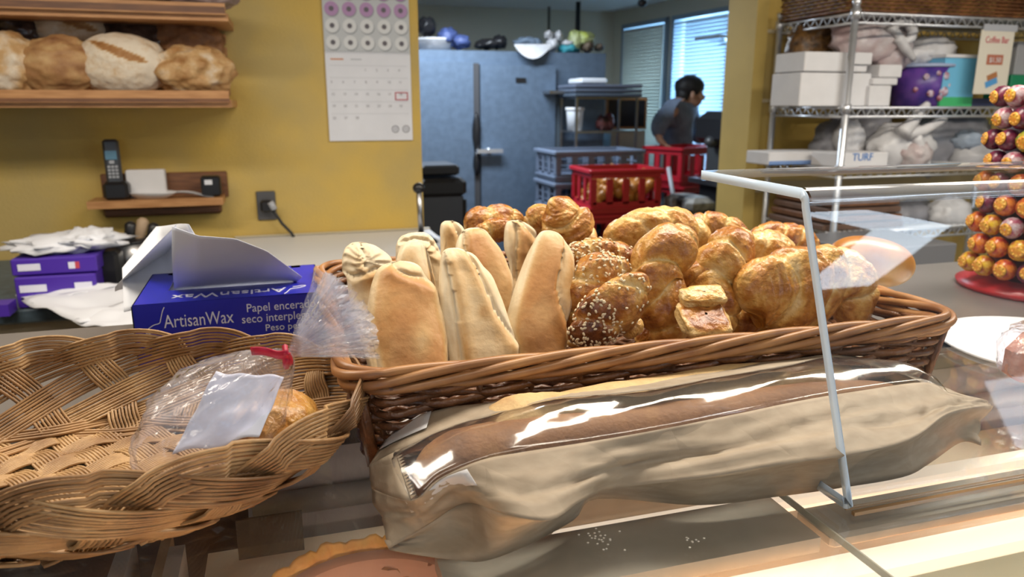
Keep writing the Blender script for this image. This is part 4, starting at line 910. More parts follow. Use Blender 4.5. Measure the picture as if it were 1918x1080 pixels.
# left side frame parts in the case
m_ = MB()
for (x, b0, b1, z0, z1) in ((-.105, .55, .60, .95, 1.2), (-.145, .45, .62, .95, 1.2)): sbox(m_, x-.004, x+.008, b0, b1, z0, z1)
m_.build('shelf_bracket', M['greyl'], dc)
m_ = MB(); sbox(m_, -.12, -.112, .40, .64, 1.0, 1.19); m_.build('shelf_standard', mat('beige_standard', (.42, .33, .26), .5), dc)
m_ = MB(); sbox(m_, -.062, -.004, .652, .655, 1.145, 1.185); m_.build('label_holder', clear_mat('smoky_plastic', (.42, .36, .28), .1, 1, 1.45, haze=.15, hazecol=(.3, .26, .2)), dc)
m_ = MB(); sbox(m_, -.30, -.13, BF+.05, .69, 1.0, 1.01); m_.build('inner_shelf', M['blackm'], dc)
# pie on the shelf
pc = S(*ab(Vector((0, 0, 0))), 0); pa, pb = .085, .50
pc = P(722, 1086, 1.185)
pie = T('pie', 'round pie with a ragged golden crust and pink paper inside the case', 'pie', (pc.x, pc.y, 1.146)); pcz = Vector((pc.x, pc.y-.05, 1.146))
Rr = .098
m_ = MB()
def crust(U, V):
    an = U*2*pi; k = 1+.03*noise.noise(Vector((cos(an)*9, sin(an)*9, V*2)))+.03*noise.noise(Vector((cos(an)*22, sin(an)*22, V*3)))
    prof = [(.80, .0), (.95, .018), (1.03, .040), (.99, .050), (.93, .045), (.90, .036)]
    i = min(int(V*5), 4); f = V*5-i; r = lerp(prof[i][0], prof[i+1][0], f); z = lerp(prof[i][1], prof[i+1][1], f)
    z += .006*noise.noise(Vector((cos(an)*14, sin(an)*14, 5)))*(V > .3)
    return pcz+Vector((cos(an)*Rr*r*k, sin(an)*Rr*r*k, z))
m_.grid(crust, 120, 16, cu=True, tonefn=lambda U, V: .3+.3*noise.noise(Vector((U*60, V*5, 0)))); m_.build('crust', M['pie_crust'], pie)
m_ = MB(); m_.lathe([(.93*Rr, .038), (.88*Rr, .043), (.80*Rr, .036)], pcz, 60); m_.build('baking_paper', M['pie_paper'], pie)
m_ = MB(); m_.grid(lambda U, V: pcz+Vector((cos(U*2*pi)*Rr*.82*V, sin(U*2*pi)*Rr*.82*V, .037+.003*noise.noise(Vector((cos(U*6.28)*V*8, sin(U*6.28)*V*8, 1))))), 60, 12, cu=True); m_.build('filling', M['pie_top'], pie)
m_ = MB(); q = P(1860, 1085, 1.16); m_.blob(q, (.05, .04, .02), 2, .3, 5, 30)
for i, (dx, dy) in enumerate([(-.06, .0), (.06, .02)]): m_.blob(q+Vector((dx, dy, 0)), (.04, .035, .02), 5+i, .3, 5, 24)
tag(m_.build('pastry', M['pie_top']), 'orange-brown pastry in the case at the lower right corner', 'pastry')

# ================================================================== WICKER BREAD BASKET
FL = P(648, 686, 1.35); LBK, WBK, HBK = .612, .44, .095
bkrz = radians(16.7); BA = Vector((cos(bkrz), sin(bkrz), 0)); BBv = Vector((-sin(bkrz), cos(bkrz), 0))
bk0 = FL+BA*LBK/2+BBv*WBK/2; bk0.z = ZT
bk = T('wicker_basket', 'large rectangular brown wicker basket full of rolls and croissants', 'basket', bk0, bkrz)
def brect(per, z, off=0, flare=.022):
    """point on the rounded rectangle at perimeter fraction per and height z above the counter"""
    t = z/HBK; hx = LBK/2-flare*(1-t)+off; hy = WBK/2-flare*(1-t)*.8+off; r = .035
    L1, L2, Cq = 2*(hx-r), 2*(hy-r), pi*r/2; tot = 2*(L1+L2)+4*Cq; s = (per % 1)*tot
    for k, (ln, cx, cy, a0) in enumerate(((L1, 0, -1, -pi/2), (L2, 1, 0, 0), (L1, 0, 1, pi/2), (L2, -1, 0, pi))):
        if s <= ln:
            f = s-ln/2
            return [(f, -hy), (hx, f), (-f, hy), (-hx, -f)][k] + (z,)
        s -= ln
        if s <= Cq:
            cxx, cyy = [(hx-r, -hy+r), (hx-r, hy-r), (-hx+r, hy-r), (-hx+r, -hy+r)][k]; a = [-pi/2, 0, pi/2, pi][k]+s/r
            return (cxx+r*cos(a), cyy+r*sin(a), z)
        s -= Cq
    return (0, -hy, z)
NST = 44
rr2 = random.Random(5)
m_ = MB()
for i in range(NST):
    per = (i+.5)/NST; m_.tube([brect(per, z, 0) for z in (.002, .03, .06, .088)], .0028, 6)
m_.build('stakes', M['wicker'], bk, False)
rows = 13; m_ = MB(); NP = NST*6
for r in range(rows):
    z = .006+r*(.078/rows); ph = r*pi; jit = [rr2.uniform(-1, 1) for _ in range(64)]
    thin = rr2.uniform(.0033, .0040); pts = []; rad = []
    for k in range(NP):
        per = k/NP; jz = interp([(i/63, jit[i]) for i in range(64)], per)*.0011
        o = .0048*cos(per*NST*pi*1.0+ph)
        pts.append(brect(per, max(.004, z+jz+.0012*sin(per*NST*pi+ph)), o)); rad.append(thin*(1+.12*jit[(k*7) % 64]))
    m_.tube(pts, rad, 7, closed=True)
m_.build('weave', M['wicker'], bk, False)
m_ = MB(); NR = 5
for r in range(NR):
    pts = []
    for k in range(NP*1):
        per = k/NP; an = per*NST*pi*.42+r*2*pi/NR
        an = 2*pi*(6*per)+r*2*pi/NR
        pts.append(brect(per, HBK-.010+.0085*sin(an), .003+.0055*cos(an)))
    m_.tube(pts, .0041, 7, closed=True)
m_.build('rim_braid', M['wicker_rim'], bk, False)
m_ = MB()
for r in range(20):                            # foot braid
    pass
for r in range(3):
    pts = [brect(k/NP, .004+.003*sin(2*pi*(22*k/NP)+r*2.1), .004+.003*cos(2*pi*(22*k/NP)+r*2.1)) for k in range(NP)]
    m_.tube(pts, .003, 6, closed=True)
m_.build('foot_braid', M['wicker'], bk, False)
m_ = MB(); ny = 34
for j in range(ny):
    y = -WBK/2+.03+(WBK-.06)*j/(ny-1); m_.tube([(-LBK/2+.025+(LBK-.05)*i/40, y, .007+.0025*(-1)**(i+j)) for i in range(41)], .0042, 5)
m_.build('base_weave', M['wicker'], bk, False)
# corner posts with wrapped rods
for sx, sy in ((-1, -1), (1, -1), (1, 1), (-1, 1)):
    m_ = MB(); cx, cy = sx*(LBK/2-.022), sy*(WBK/2-.02)
    for k in range(3):
        an = atan2(sy, sx)+(k-1)*.5; x0, y0 = cx+cos(an)*.004, cy+sin(an)*.004
        m_.tube([(x0, y0, .004), (x0+sx*.012, y0+sy*.010, .085)], .0045, 7)
    m_.build('corner_post', M['wicker'], bk, False)

# ================================================================== BREADS
def crust_mesh(fn, tf, nu, nv): mb = MB(); mb.grid(fn, nu, nv, cu=True, tonefn=tf); return mb
def table(tab, x, cols):
    """smooth (Catmull-Rom) lookup, x in 0..1 over the rows"""
    n = len(tab); q = max(0, min(.9999, x))*(n-1); i = int(q); f = q-i
    p = [tab[max(i-1, 0)], tab[i], tab[i+1], tab[min(i+2, n-1)]]
    return [.5*(2*p[1][j]+(p[2][j]-p[0][j])*f+(2*p[0][j]-5*p[1][j]+4*p[2][j]-p[3][j])*f*f+(3*p[1][j]-p[0][j]-3*p[2][j]+p[3][j])*f**3) for j in cols]
def pxs(p): return (p.y*_c+(CAMZ-p.z)*_s)/FPX      # metres per photo pixel at a point
def croissant(name, label, spine, b, seed, tone=.38, lobes=4, deep=.85, skew=.10, step=.16, seeds=0, seedfn=None, tonefn=None, wr=.03, db=0, m='croissant', extra=None, pale=.4):
    """layered roll: spine of (u, v, half width) at plane b, cut into overlapping dough layers"""
    rnd = Vector((seed*7.3, seed*1.7, seed*3.9))
    def body(spine, lobes):
        ctr = [Q(u, v, b+db*i/(len(spine)-1)) for i, (u, v, w) in enumerate(spine)]
        rows = [(p.x, p.y, p.z, w*pxs(p)) for p, (u, v, w) in zip(ctr, spine)]
        def base(U, V):
            th = U*2*pi; s = V
            x, y, z, r = table(rows, s, (0, 1, 2, 3)); x2, y2, z2 = table(rows, min(1, s+.02), (0, 1, 2)); x1, y1, z1 = table(rows, max(0, s-.02), (0, 1, 2))
            ax = Vector((x2-x1, y2-y1, z2-z1)).normalized(); fw = EB*-1; fw = (fw-ax*fw.dot(ax)).normalized(); sd = ax.cross(fw)
            s2 = s+skew*sin(th+1.0+seed)*(1-abs(2*s-1))
            hs = s2-.5; a = abs(hs)*lobes+.5; k = math.floor(a); fl = a-k
            cap = (max(0, 1-abs(2*s-1)**9))**.5
            # each layer swells, then drops to the one beneath it
            lump = 1+step*(.55*sin(pi*min(1, fl*1.05))**.7)-step*.95*exp(-((1-fl)/.075)**2)-step*.5*exp(-(fl/.10)**2)
            n1 = noise.noise(Vector((cos(th)*1.4, sin(th)*1.4, s*3.5))+rnd); n2 = noise.noise(Vector((cos(th)*3.4, sin(th)*3.4, s*9))+rnd*1.3); n3 = noise.noise(Vector((cos(th)*8, sin(th)*8, s*22))+rnd)
            rid = noise.noise(Vector((s*26+2.2*sin(th*1.5+seed), th*.9, seed*2.1)))
            e = lump*(1+.13*n1+.06*n2+.025*n3+wr*1.3*rid)
            rr = r*cap*e
            return Vector((x, y, z))+sd*cos(th)*rr+fw*sin(th)*rr*deep, fl, s, th
        return base
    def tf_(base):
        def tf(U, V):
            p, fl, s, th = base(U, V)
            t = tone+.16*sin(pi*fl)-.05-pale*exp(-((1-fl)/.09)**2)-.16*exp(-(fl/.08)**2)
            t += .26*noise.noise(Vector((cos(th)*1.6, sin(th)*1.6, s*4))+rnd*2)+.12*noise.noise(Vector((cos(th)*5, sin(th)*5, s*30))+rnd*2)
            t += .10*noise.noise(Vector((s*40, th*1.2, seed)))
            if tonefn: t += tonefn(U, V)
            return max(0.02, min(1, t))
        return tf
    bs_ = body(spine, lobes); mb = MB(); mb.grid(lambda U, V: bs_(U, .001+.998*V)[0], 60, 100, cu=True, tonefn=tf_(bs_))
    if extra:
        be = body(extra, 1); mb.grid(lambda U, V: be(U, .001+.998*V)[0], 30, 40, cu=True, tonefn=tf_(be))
    if seeds:
        c = Q(spine[len(spine)//2][0], spine[len(spine)//2][1], b); t = T(name, label, 'croissant', c); mb.build('crust', M[m], t)
        ms = MB(); rs = random.Random(seed); cnt = 0; tries = 0
        while cnt < seeds and tries < seeds*12:
            tries += 1; U, V = rs.uniform(-.06, .56), rs.uniform(.04, .96)
            p = bs_(U, V)[0]
            if seedfn and rs.random() > seedfn(U, V): continue
            n = (bs_(U+.01, V)[0]-p).cross(bs_(U, V+.01)[0]-p)
            if n.length < 1e-13: continue
            n.normalize(); cc = Vector(bs_(U, V)[0])-Vector(bs_(U+.5, V)[0])
            if n.dot(cc) < 0: n = -n
            ax = (bs_(U, V+.01)[0]-p).normalized(); bx = n.cross(ax); an = rs.random()*pi; ax2 = ax*cos(an)+bx*sin(an)
            Rm = Matrix((ax2, n.cross(ax2), n)).transposed(); ms.blob(p+n*.0006, (.0020, .0012, .0009), 0, 0, 1, 8, R=Rm); cnt += 1
        ms.build('sesame_seeds', M['seed'], t, kind='stuff'); return t
    return tag(mb.build(name, M[m]), label, 'croissant')
def roll(name, label, rows, b_top, b_bot, seed, tone=.25, front=.3, creases=(), thick=.62, patch=None, edge=.22, wrk=0, dark=None):
    """upright white roll: rows of (v, left u, right u) give its outline; body is round behind it"""
    v0, v1 = rows[0][0], rows[-1][0]; rnd = Vector((seed*5.1, seed*2.3, seed)); R3 = []
    fw = -EB; wmax = max(r[2]-r[1] for r in rows)
    for (v, uL, uR) in rows:
        f = (v-v0)/(v1-v0); bb = lerp(b_top, b_bot, f); pL, pR = Q(uL, v, bb), Q(uR, v, bb); R3.append((*(pL+pR)/2, (pR-pL).length/2, v, uL, uR, f))
    def look(f):
        for i in range(len(R3)-1):
            if R3[i][7] <= f <= R3[i+1][7]+1e-9:
                g = (f-R3[i][7])/(R3[i+1][7]-R3[i][7]); return table(R3, (i+g)/(len(R3)-1), (0, 1, 2, 3, 4, 5, 6))
        return list(R3[-1][:7])
    def seamd(u, v):
        best = (1e9, 0)
        for cr in creases:
            pts = cr[0]
            for (x0, y0), (x1, y1) in zip(pts, pts[1:]):
                dx, dy = x1-x0, y1-y0; l2 = dx*dx+dy*dy; t = max(0, min(1, ((u-x0)*dx+(v-y0)*dy)/l2)); qx, qy = x0+dx*t, y0+dy*t
                d = math.hypot(u-qx, v-qy); sg = 1 if (dx*(v-y0)-dy*(u-x0)) > 0 else -1
                if d < abs(best[0]): best = (d, sg*cr[1])
        return best
    def base(U, V):
        th = U*2*pi; f = V**1.35; x, y, z, w, v, uL, uR = look(f)
        xx, yy = cos(th), sin(th); sx = math.copysign(abs(xx)**.80, xx); sy = math.copysign(abs(yy)**.85, yy)
        dep = thick*(w*.55+.45*min(w, wmax*.5*pxs(Vector((x, y, z)))))
        dep = thick*w*.75+thick*.25*w
        u = lerp(uL, uR, (sx+1)/2); g = 0; d, sg = seamd(u, v)
        if yy > -.1 and creases:
            g = -.0050*exp(-(d/5.5)**2)+(.0042*exp(-(d/20)**2) if sg > 0 else -.0022*exp(-(d/26)**2)); g *= sm((yy+.1)*3)
        n1 = noise.noise(Vector((xx*1.2, yy*1.2, f*3))+rnd); n2 = noise.noise(Vector((xx*4, yy*4, f*9))+rnd)
        g += .0022*n1*(yy > -.5)+.0007*n2
        if wrk: g += wrk*.0011*sin(atan2(v-(v0+28), u-(uL+uR)/2)*13+2*n1)*exp(-((v-v0-28)/26)**2)
        return Vector((x, y, z))+EA*sx*w*(1+.03*n2*.5)+fw*(sy*dep+g), d, sg, u, v
    def tf(U, V):
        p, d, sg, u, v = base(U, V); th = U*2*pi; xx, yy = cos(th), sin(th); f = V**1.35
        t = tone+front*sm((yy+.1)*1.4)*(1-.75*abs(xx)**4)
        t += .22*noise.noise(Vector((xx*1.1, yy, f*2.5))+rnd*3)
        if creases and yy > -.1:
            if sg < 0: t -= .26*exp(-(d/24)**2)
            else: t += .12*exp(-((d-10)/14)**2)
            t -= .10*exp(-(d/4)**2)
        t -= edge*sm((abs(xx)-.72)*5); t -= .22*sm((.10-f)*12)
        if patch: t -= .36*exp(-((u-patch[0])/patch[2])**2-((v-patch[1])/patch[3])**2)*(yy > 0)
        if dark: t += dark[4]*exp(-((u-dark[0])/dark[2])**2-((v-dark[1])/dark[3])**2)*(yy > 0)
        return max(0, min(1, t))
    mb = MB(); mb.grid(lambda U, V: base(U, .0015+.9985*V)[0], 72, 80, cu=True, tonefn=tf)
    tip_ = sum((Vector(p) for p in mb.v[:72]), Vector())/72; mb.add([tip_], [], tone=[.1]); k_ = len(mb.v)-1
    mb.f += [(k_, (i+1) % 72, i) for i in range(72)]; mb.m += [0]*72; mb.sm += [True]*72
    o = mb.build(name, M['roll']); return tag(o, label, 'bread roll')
b1, b2, b3, b4 = .645, .72, .81, .91
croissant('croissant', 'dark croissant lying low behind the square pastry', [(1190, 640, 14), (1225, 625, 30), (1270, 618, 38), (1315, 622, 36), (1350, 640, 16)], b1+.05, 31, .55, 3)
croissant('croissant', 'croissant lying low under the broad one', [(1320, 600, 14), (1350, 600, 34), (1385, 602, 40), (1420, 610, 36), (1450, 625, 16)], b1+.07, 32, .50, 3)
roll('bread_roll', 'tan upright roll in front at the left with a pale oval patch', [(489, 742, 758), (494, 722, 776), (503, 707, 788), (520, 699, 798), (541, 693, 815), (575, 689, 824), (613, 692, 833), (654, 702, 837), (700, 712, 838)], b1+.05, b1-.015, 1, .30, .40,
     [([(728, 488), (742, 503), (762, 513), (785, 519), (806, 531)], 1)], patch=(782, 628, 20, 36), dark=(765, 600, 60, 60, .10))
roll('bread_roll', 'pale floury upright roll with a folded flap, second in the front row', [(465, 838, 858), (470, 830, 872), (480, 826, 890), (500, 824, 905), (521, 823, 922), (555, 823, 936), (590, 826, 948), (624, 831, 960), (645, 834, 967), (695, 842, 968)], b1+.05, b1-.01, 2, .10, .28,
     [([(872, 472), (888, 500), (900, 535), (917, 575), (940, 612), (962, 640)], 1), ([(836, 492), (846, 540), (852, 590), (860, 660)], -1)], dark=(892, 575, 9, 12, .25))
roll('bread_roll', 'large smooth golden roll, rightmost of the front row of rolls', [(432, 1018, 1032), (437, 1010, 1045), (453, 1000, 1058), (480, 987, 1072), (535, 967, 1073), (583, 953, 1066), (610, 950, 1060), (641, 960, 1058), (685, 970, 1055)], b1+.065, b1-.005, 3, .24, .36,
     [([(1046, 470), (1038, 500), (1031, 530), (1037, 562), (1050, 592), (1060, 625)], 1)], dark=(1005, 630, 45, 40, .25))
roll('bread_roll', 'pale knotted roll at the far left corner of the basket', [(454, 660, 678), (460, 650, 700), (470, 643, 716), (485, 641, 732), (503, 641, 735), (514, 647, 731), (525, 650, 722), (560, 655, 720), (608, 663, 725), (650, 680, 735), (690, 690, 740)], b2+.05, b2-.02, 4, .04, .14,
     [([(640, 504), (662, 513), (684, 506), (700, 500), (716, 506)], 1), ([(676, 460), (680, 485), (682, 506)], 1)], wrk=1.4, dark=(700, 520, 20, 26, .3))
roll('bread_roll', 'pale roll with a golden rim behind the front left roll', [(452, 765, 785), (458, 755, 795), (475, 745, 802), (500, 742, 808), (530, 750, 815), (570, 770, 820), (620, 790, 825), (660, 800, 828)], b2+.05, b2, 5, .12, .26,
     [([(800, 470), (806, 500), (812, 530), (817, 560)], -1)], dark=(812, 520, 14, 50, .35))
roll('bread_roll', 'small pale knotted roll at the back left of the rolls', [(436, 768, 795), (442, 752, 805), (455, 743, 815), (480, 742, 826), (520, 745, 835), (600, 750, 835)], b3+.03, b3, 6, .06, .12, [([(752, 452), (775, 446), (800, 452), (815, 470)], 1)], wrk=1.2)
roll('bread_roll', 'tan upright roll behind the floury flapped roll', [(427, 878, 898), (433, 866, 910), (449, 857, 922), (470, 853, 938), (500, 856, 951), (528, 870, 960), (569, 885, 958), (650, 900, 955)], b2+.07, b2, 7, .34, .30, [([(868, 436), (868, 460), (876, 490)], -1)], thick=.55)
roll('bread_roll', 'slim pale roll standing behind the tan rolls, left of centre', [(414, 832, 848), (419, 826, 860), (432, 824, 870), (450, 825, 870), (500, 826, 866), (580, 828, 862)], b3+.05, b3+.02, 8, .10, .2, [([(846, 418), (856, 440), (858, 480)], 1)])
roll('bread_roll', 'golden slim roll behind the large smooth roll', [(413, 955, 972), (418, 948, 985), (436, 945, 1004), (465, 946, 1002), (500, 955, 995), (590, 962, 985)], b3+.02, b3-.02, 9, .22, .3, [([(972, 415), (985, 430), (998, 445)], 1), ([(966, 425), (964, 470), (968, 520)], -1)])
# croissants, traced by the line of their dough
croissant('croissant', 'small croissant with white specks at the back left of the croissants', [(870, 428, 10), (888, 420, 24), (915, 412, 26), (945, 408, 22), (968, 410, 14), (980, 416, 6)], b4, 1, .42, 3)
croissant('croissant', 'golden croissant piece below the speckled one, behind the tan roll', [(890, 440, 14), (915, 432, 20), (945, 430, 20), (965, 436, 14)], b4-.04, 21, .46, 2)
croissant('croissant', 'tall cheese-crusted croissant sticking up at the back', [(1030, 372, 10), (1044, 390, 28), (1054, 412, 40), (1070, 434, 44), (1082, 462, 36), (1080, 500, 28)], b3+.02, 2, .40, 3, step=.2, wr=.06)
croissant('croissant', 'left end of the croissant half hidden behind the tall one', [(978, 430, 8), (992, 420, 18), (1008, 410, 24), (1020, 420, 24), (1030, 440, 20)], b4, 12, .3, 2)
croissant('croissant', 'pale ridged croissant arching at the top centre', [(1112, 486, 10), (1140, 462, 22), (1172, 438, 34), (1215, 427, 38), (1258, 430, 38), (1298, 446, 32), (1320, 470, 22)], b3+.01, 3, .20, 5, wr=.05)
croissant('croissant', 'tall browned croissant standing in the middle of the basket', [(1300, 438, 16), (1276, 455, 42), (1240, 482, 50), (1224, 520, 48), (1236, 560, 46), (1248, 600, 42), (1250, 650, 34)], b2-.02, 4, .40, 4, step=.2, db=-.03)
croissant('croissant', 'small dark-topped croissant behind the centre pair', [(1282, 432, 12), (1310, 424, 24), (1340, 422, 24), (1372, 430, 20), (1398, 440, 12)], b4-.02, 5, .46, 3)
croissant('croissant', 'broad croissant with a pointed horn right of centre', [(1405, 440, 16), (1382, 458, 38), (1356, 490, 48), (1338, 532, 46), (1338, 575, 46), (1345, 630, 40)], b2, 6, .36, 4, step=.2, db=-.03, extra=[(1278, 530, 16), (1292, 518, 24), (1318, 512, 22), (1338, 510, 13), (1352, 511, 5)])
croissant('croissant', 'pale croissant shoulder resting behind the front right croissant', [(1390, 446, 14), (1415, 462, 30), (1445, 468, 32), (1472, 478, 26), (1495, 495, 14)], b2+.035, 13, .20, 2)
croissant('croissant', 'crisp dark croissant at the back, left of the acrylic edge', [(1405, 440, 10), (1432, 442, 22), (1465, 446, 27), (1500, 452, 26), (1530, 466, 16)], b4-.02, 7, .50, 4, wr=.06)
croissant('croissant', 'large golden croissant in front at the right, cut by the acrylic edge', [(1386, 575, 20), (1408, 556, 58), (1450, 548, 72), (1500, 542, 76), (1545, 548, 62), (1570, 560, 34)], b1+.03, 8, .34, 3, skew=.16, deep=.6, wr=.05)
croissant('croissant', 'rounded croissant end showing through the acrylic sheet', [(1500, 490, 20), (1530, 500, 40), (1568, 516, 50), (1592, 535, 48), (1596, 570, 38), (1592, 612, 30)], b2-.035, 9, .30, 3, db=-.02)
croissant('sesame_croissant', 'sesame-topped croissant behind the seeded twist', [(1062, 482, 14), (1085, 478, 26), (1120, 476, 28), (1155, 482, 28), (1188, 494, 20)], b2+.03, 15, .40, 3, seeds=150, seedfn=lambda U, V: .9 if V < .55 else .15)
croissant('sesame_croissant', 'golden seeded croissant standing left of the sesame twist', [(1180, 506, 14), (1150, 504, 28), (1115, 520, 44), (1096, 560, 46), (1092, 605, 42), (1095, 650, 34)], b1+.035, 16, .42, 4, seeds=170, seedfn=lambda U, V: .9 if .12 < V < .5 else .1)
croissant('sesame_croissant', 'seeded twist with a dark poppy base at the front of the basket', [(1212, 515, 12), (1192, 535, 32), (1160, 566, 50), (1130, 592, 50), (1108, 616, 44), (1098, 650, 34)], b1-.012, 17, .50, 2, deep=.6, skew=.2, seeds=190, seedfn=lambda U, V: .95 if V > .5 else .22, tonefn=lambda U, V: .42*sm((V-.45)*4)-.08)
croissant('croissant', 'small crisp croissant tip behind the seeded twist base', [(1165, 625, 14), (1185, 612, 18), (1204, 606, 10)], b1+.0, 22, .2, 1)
# long bun at the right
def bun():
    c = Q(1632, 490, .752); k = (c.y*_c+(CAMZ-c.z)*_s)/FPX; R = Matrix.Rotation(TH+.1, 3, 'Z')@Matrix.Rotation(radians(12), 3, 'Y')
    mb = MB()
    def f(U, V):
        th = U*2*pi; s = -1+2*V; r = (1-abs(s)**2.6)**.5; r *= 1-.05*exp(-((sin(th)-.2)/.12)**2)*(cos(th) > 0)
        return c+R@Vector((s*100*k, cos(th)*r*48*k, sin(th)*r*46*k))
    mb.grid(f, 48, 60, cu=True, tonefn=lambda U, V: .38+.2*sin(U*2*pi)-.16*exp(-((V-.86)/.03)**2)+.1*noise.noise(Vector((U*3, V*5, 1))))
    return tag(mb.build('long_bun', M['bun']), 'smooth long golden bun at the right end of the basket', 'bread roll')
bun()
# square pastry
t_ = T('square_pastry', 'small square folded pastry with a browned jam top at the front rim', 'pastry', Q(1318, 590, b1-.02))
c = Q(1318, 600, b1-.02); k = .66/FPX; Rp = Matrix.Rotation(TH-.1, 3, 'Z')@Matrix.Rotation(radians(28), 3, 'X')
def pillow(hx, hy, hz, off, tonev, seed, top=0):
    mb = MB()
    def f(U, V):
        th = U*2*pi; ph = (V-.5)*pi*.998; d = Vector((cos(ph)*cos(th), cos(ph)*sin(th), sin(ph))); d = Vector([math.copysign(abs(q)**.5, q) for q in d])
        n = noise.noise(d*2.2+Vector((seed, 0, 0)))*.14+noise.noise(d*6+Vector((seed, 0, 0)))*.06
        return c+Rp@(Vector((d.x*hx, d.y*hy, d.z*hz))*(1+n)+Vector(off))
    mb.grid(f, 44, 30, cu=True, tonefn=lambda U, V: tonev+.2*noise.noise(Vector((U*9, V*9, seed)))+top*sm((V-.6)*5)); return mb
pillow(52*k, .024, 20*k, (0, 0, 0), .02, 3, .62).build('pastry_side', M['croissant'], t_)
pillow(50*k, .012, 15*k, (.004, .022, .012), .18, 7, .1).build('folded_flap', M['croissant'], t_)

# ================================================================== OVAL REED BASKET (left)
oc = P(330, 735, 1.34); oc = Vector((-.335, .540, ZT)); orz = radians(8)
ob = T('reed_basket', 'oval woven reed basket with looped border at the left front', 'basket', oc, orz)
RA, RBb, HH = .215, .155, .071
_tab = []; _acc = 0
for i in range(721):
    th_ = 2*pi*i/720
    if i: _acc += math.hypot(RA*(cos(th_)-cos(th_-2*pi/720)), RBb*(sin(th_)-sin(th_-2*pi/720)))
    _tab.append(_acc)
def even(a):
    k = math.floor(a/(2*pi)); f = (a/(2*pi)-k)*_acc; lo, hi = 0, 720
    while hi-lo > 1:
        m = (lo+hi)//2
        if _tab[m] <= f: lo = m
        else: hi = m
    return 2*pi*(k+(lo+(f-_tab[lo])/(_tab[hi]-_tab[lo]))/720)
def osurf(a, t, off=0):
    """a = turn angle (radians, clockwise seen from above), t = 0 bottom edge .. 1 rim"""
    f = .60+.40*sin(min(t, 1.15)*pi/2)**.9 if t > 0 else .60+.5*t
    a = even(a); z = .006+HH*(max(t, 0)**1.25)
    sx, sy = RA*f+off, RBb*f+off
    return Vector((sx*cos(-a), sy*sin(-a), z+ .0*off))
def strand_path(fn, n, width, ns, mb, r, lift=.0):
    pts = [fn(i/(n-1)) for i in range(n)]     # (a, t, off)
    P3 = [osurf(*q) for q in pts]
    Ls = []
    for i in range(n):
        tg = (P3[min(i+1, n-1)]-P3[max(i-1, 0)]).normalized(); a, t, o = pts[i]
        nn = (osurf(a, t, .01)-osurf(a, t, 0)); du = osurf(a+.01, t)-osurf(a-.01, t); dv = osurf(a, t+.01)-osurf(a, max(t-.01, -.2)); nn = du.cross(dv)
        nn = nn.normalized() if nn.length > 1e-12 else Vector((0, 0, 1))
        l = nn.cross(tg); l.normalize(); Ls.append(l)
    for s in range(ns):
        k = (s-(ns-1)/2)*width/ns; jit = rr2.uniform(-.0003, .0003)
        line = [P3[i]+Ls[i]*(k+jit*sin(i*.5+s))+Vector((0, 0, jit*1.5)) for i in range(n)]
        mb.tube(line, r*rr2.uniform(.85, 1.12), 5)
NL = 15; DA = 2*pi/NL; AM = .0055
ctl = [(-3.35, .06), (-2.65, .26), (-1.9, .50), (-1.1, .74), (-.5, .91), (-.1, .985), (.22, 1.0), (.50, .93), (.72, .75), (.90, .50), (1.03, .25), (1.12, .02)]
def cat(tab, x):                               # smooth interpolation through the control points
    n = len(tab); q = x*(n-1); i = min(int(q), n-2); f = q-i
    p = [tab[max(i-1, 0)], tab[i], tab[i+1], tab[min(i+2, n-1)]]
    def cr(a, b, c, d): return .5*(2*b+(c-a)*f+(2*a-5*b+4*c-d)*f*f+(3*b-a-3*c+d)*f**3)
    return tuple(cr(p[0][j], p[1][j], p[2][j], p[3][j]) for j in (0, 1))
for k in range(NL):
    mb = MB()
    def fn(x, k=k):
        ar, t = cat(ctl, x)
        if x < .45: off = AM*cos(pi*(ar-.85))
        elif x > .64: off = -AM*cos(pi*(.74-t)/.24)
        else: off = AM*.3
        return ((k+ar)*DA, t, off)
    strand_path(fn, 46, .0265, 9, mb, .0014)
    mb.build('reed_loop', M['reed'] if k % 3 else M['reed2'], ob, False)
mb = MB()
for j, t in enumerate((.06, .17)):
    def fn(x, t=t, j=j): return (x*2*pi, t, AM*cos(x*2*pi/DA*pi*1.0+j*pi)*.9)
    strand_path(fn, 120, .012, 4, mb, .0015)
mb.build('base_band', M['reed2'], ob, False)
mb = MB(); ex, ey = RA*.64, RBb*.64
for dirn_ in (0, 1):
    an = radians(38 if dirn_ == 0 else -42); dx, dy = cos(an), sin(an); nx, ny_ = -dy, dx
    for j in range(-6, 7):
        o_ = j*.027; A_ = (dx/ex)**2+(dy/ey)**2; B_ = 2*o_*(dx*nx/ex**2+dy*ny_/ey**2); C_ = o_*o_*((nx/ex)**2+(ny_/ey)**2)-1; dsc = B_*B_-4*A_*C_
        if dsc <= 0: continue
        t0, t1 = (-B_-sqrt(dsc))/2/A_, (-B_+sqrt(dsc))/2/A_
        for s_ in range(8):
            oo = o_+(s_-3.5)*.0029
            mb.tube([(dx*t+nx*oo, dy*t+ny_*oo, .0065+.0026*cos(pi*t/.027+pi*j+pi*dirn_)) for t in [lerp(t0, t1, q/28) for q in range(29)]], .0014, 5)
mb.build('base_weave', M['reed'], ob, False)

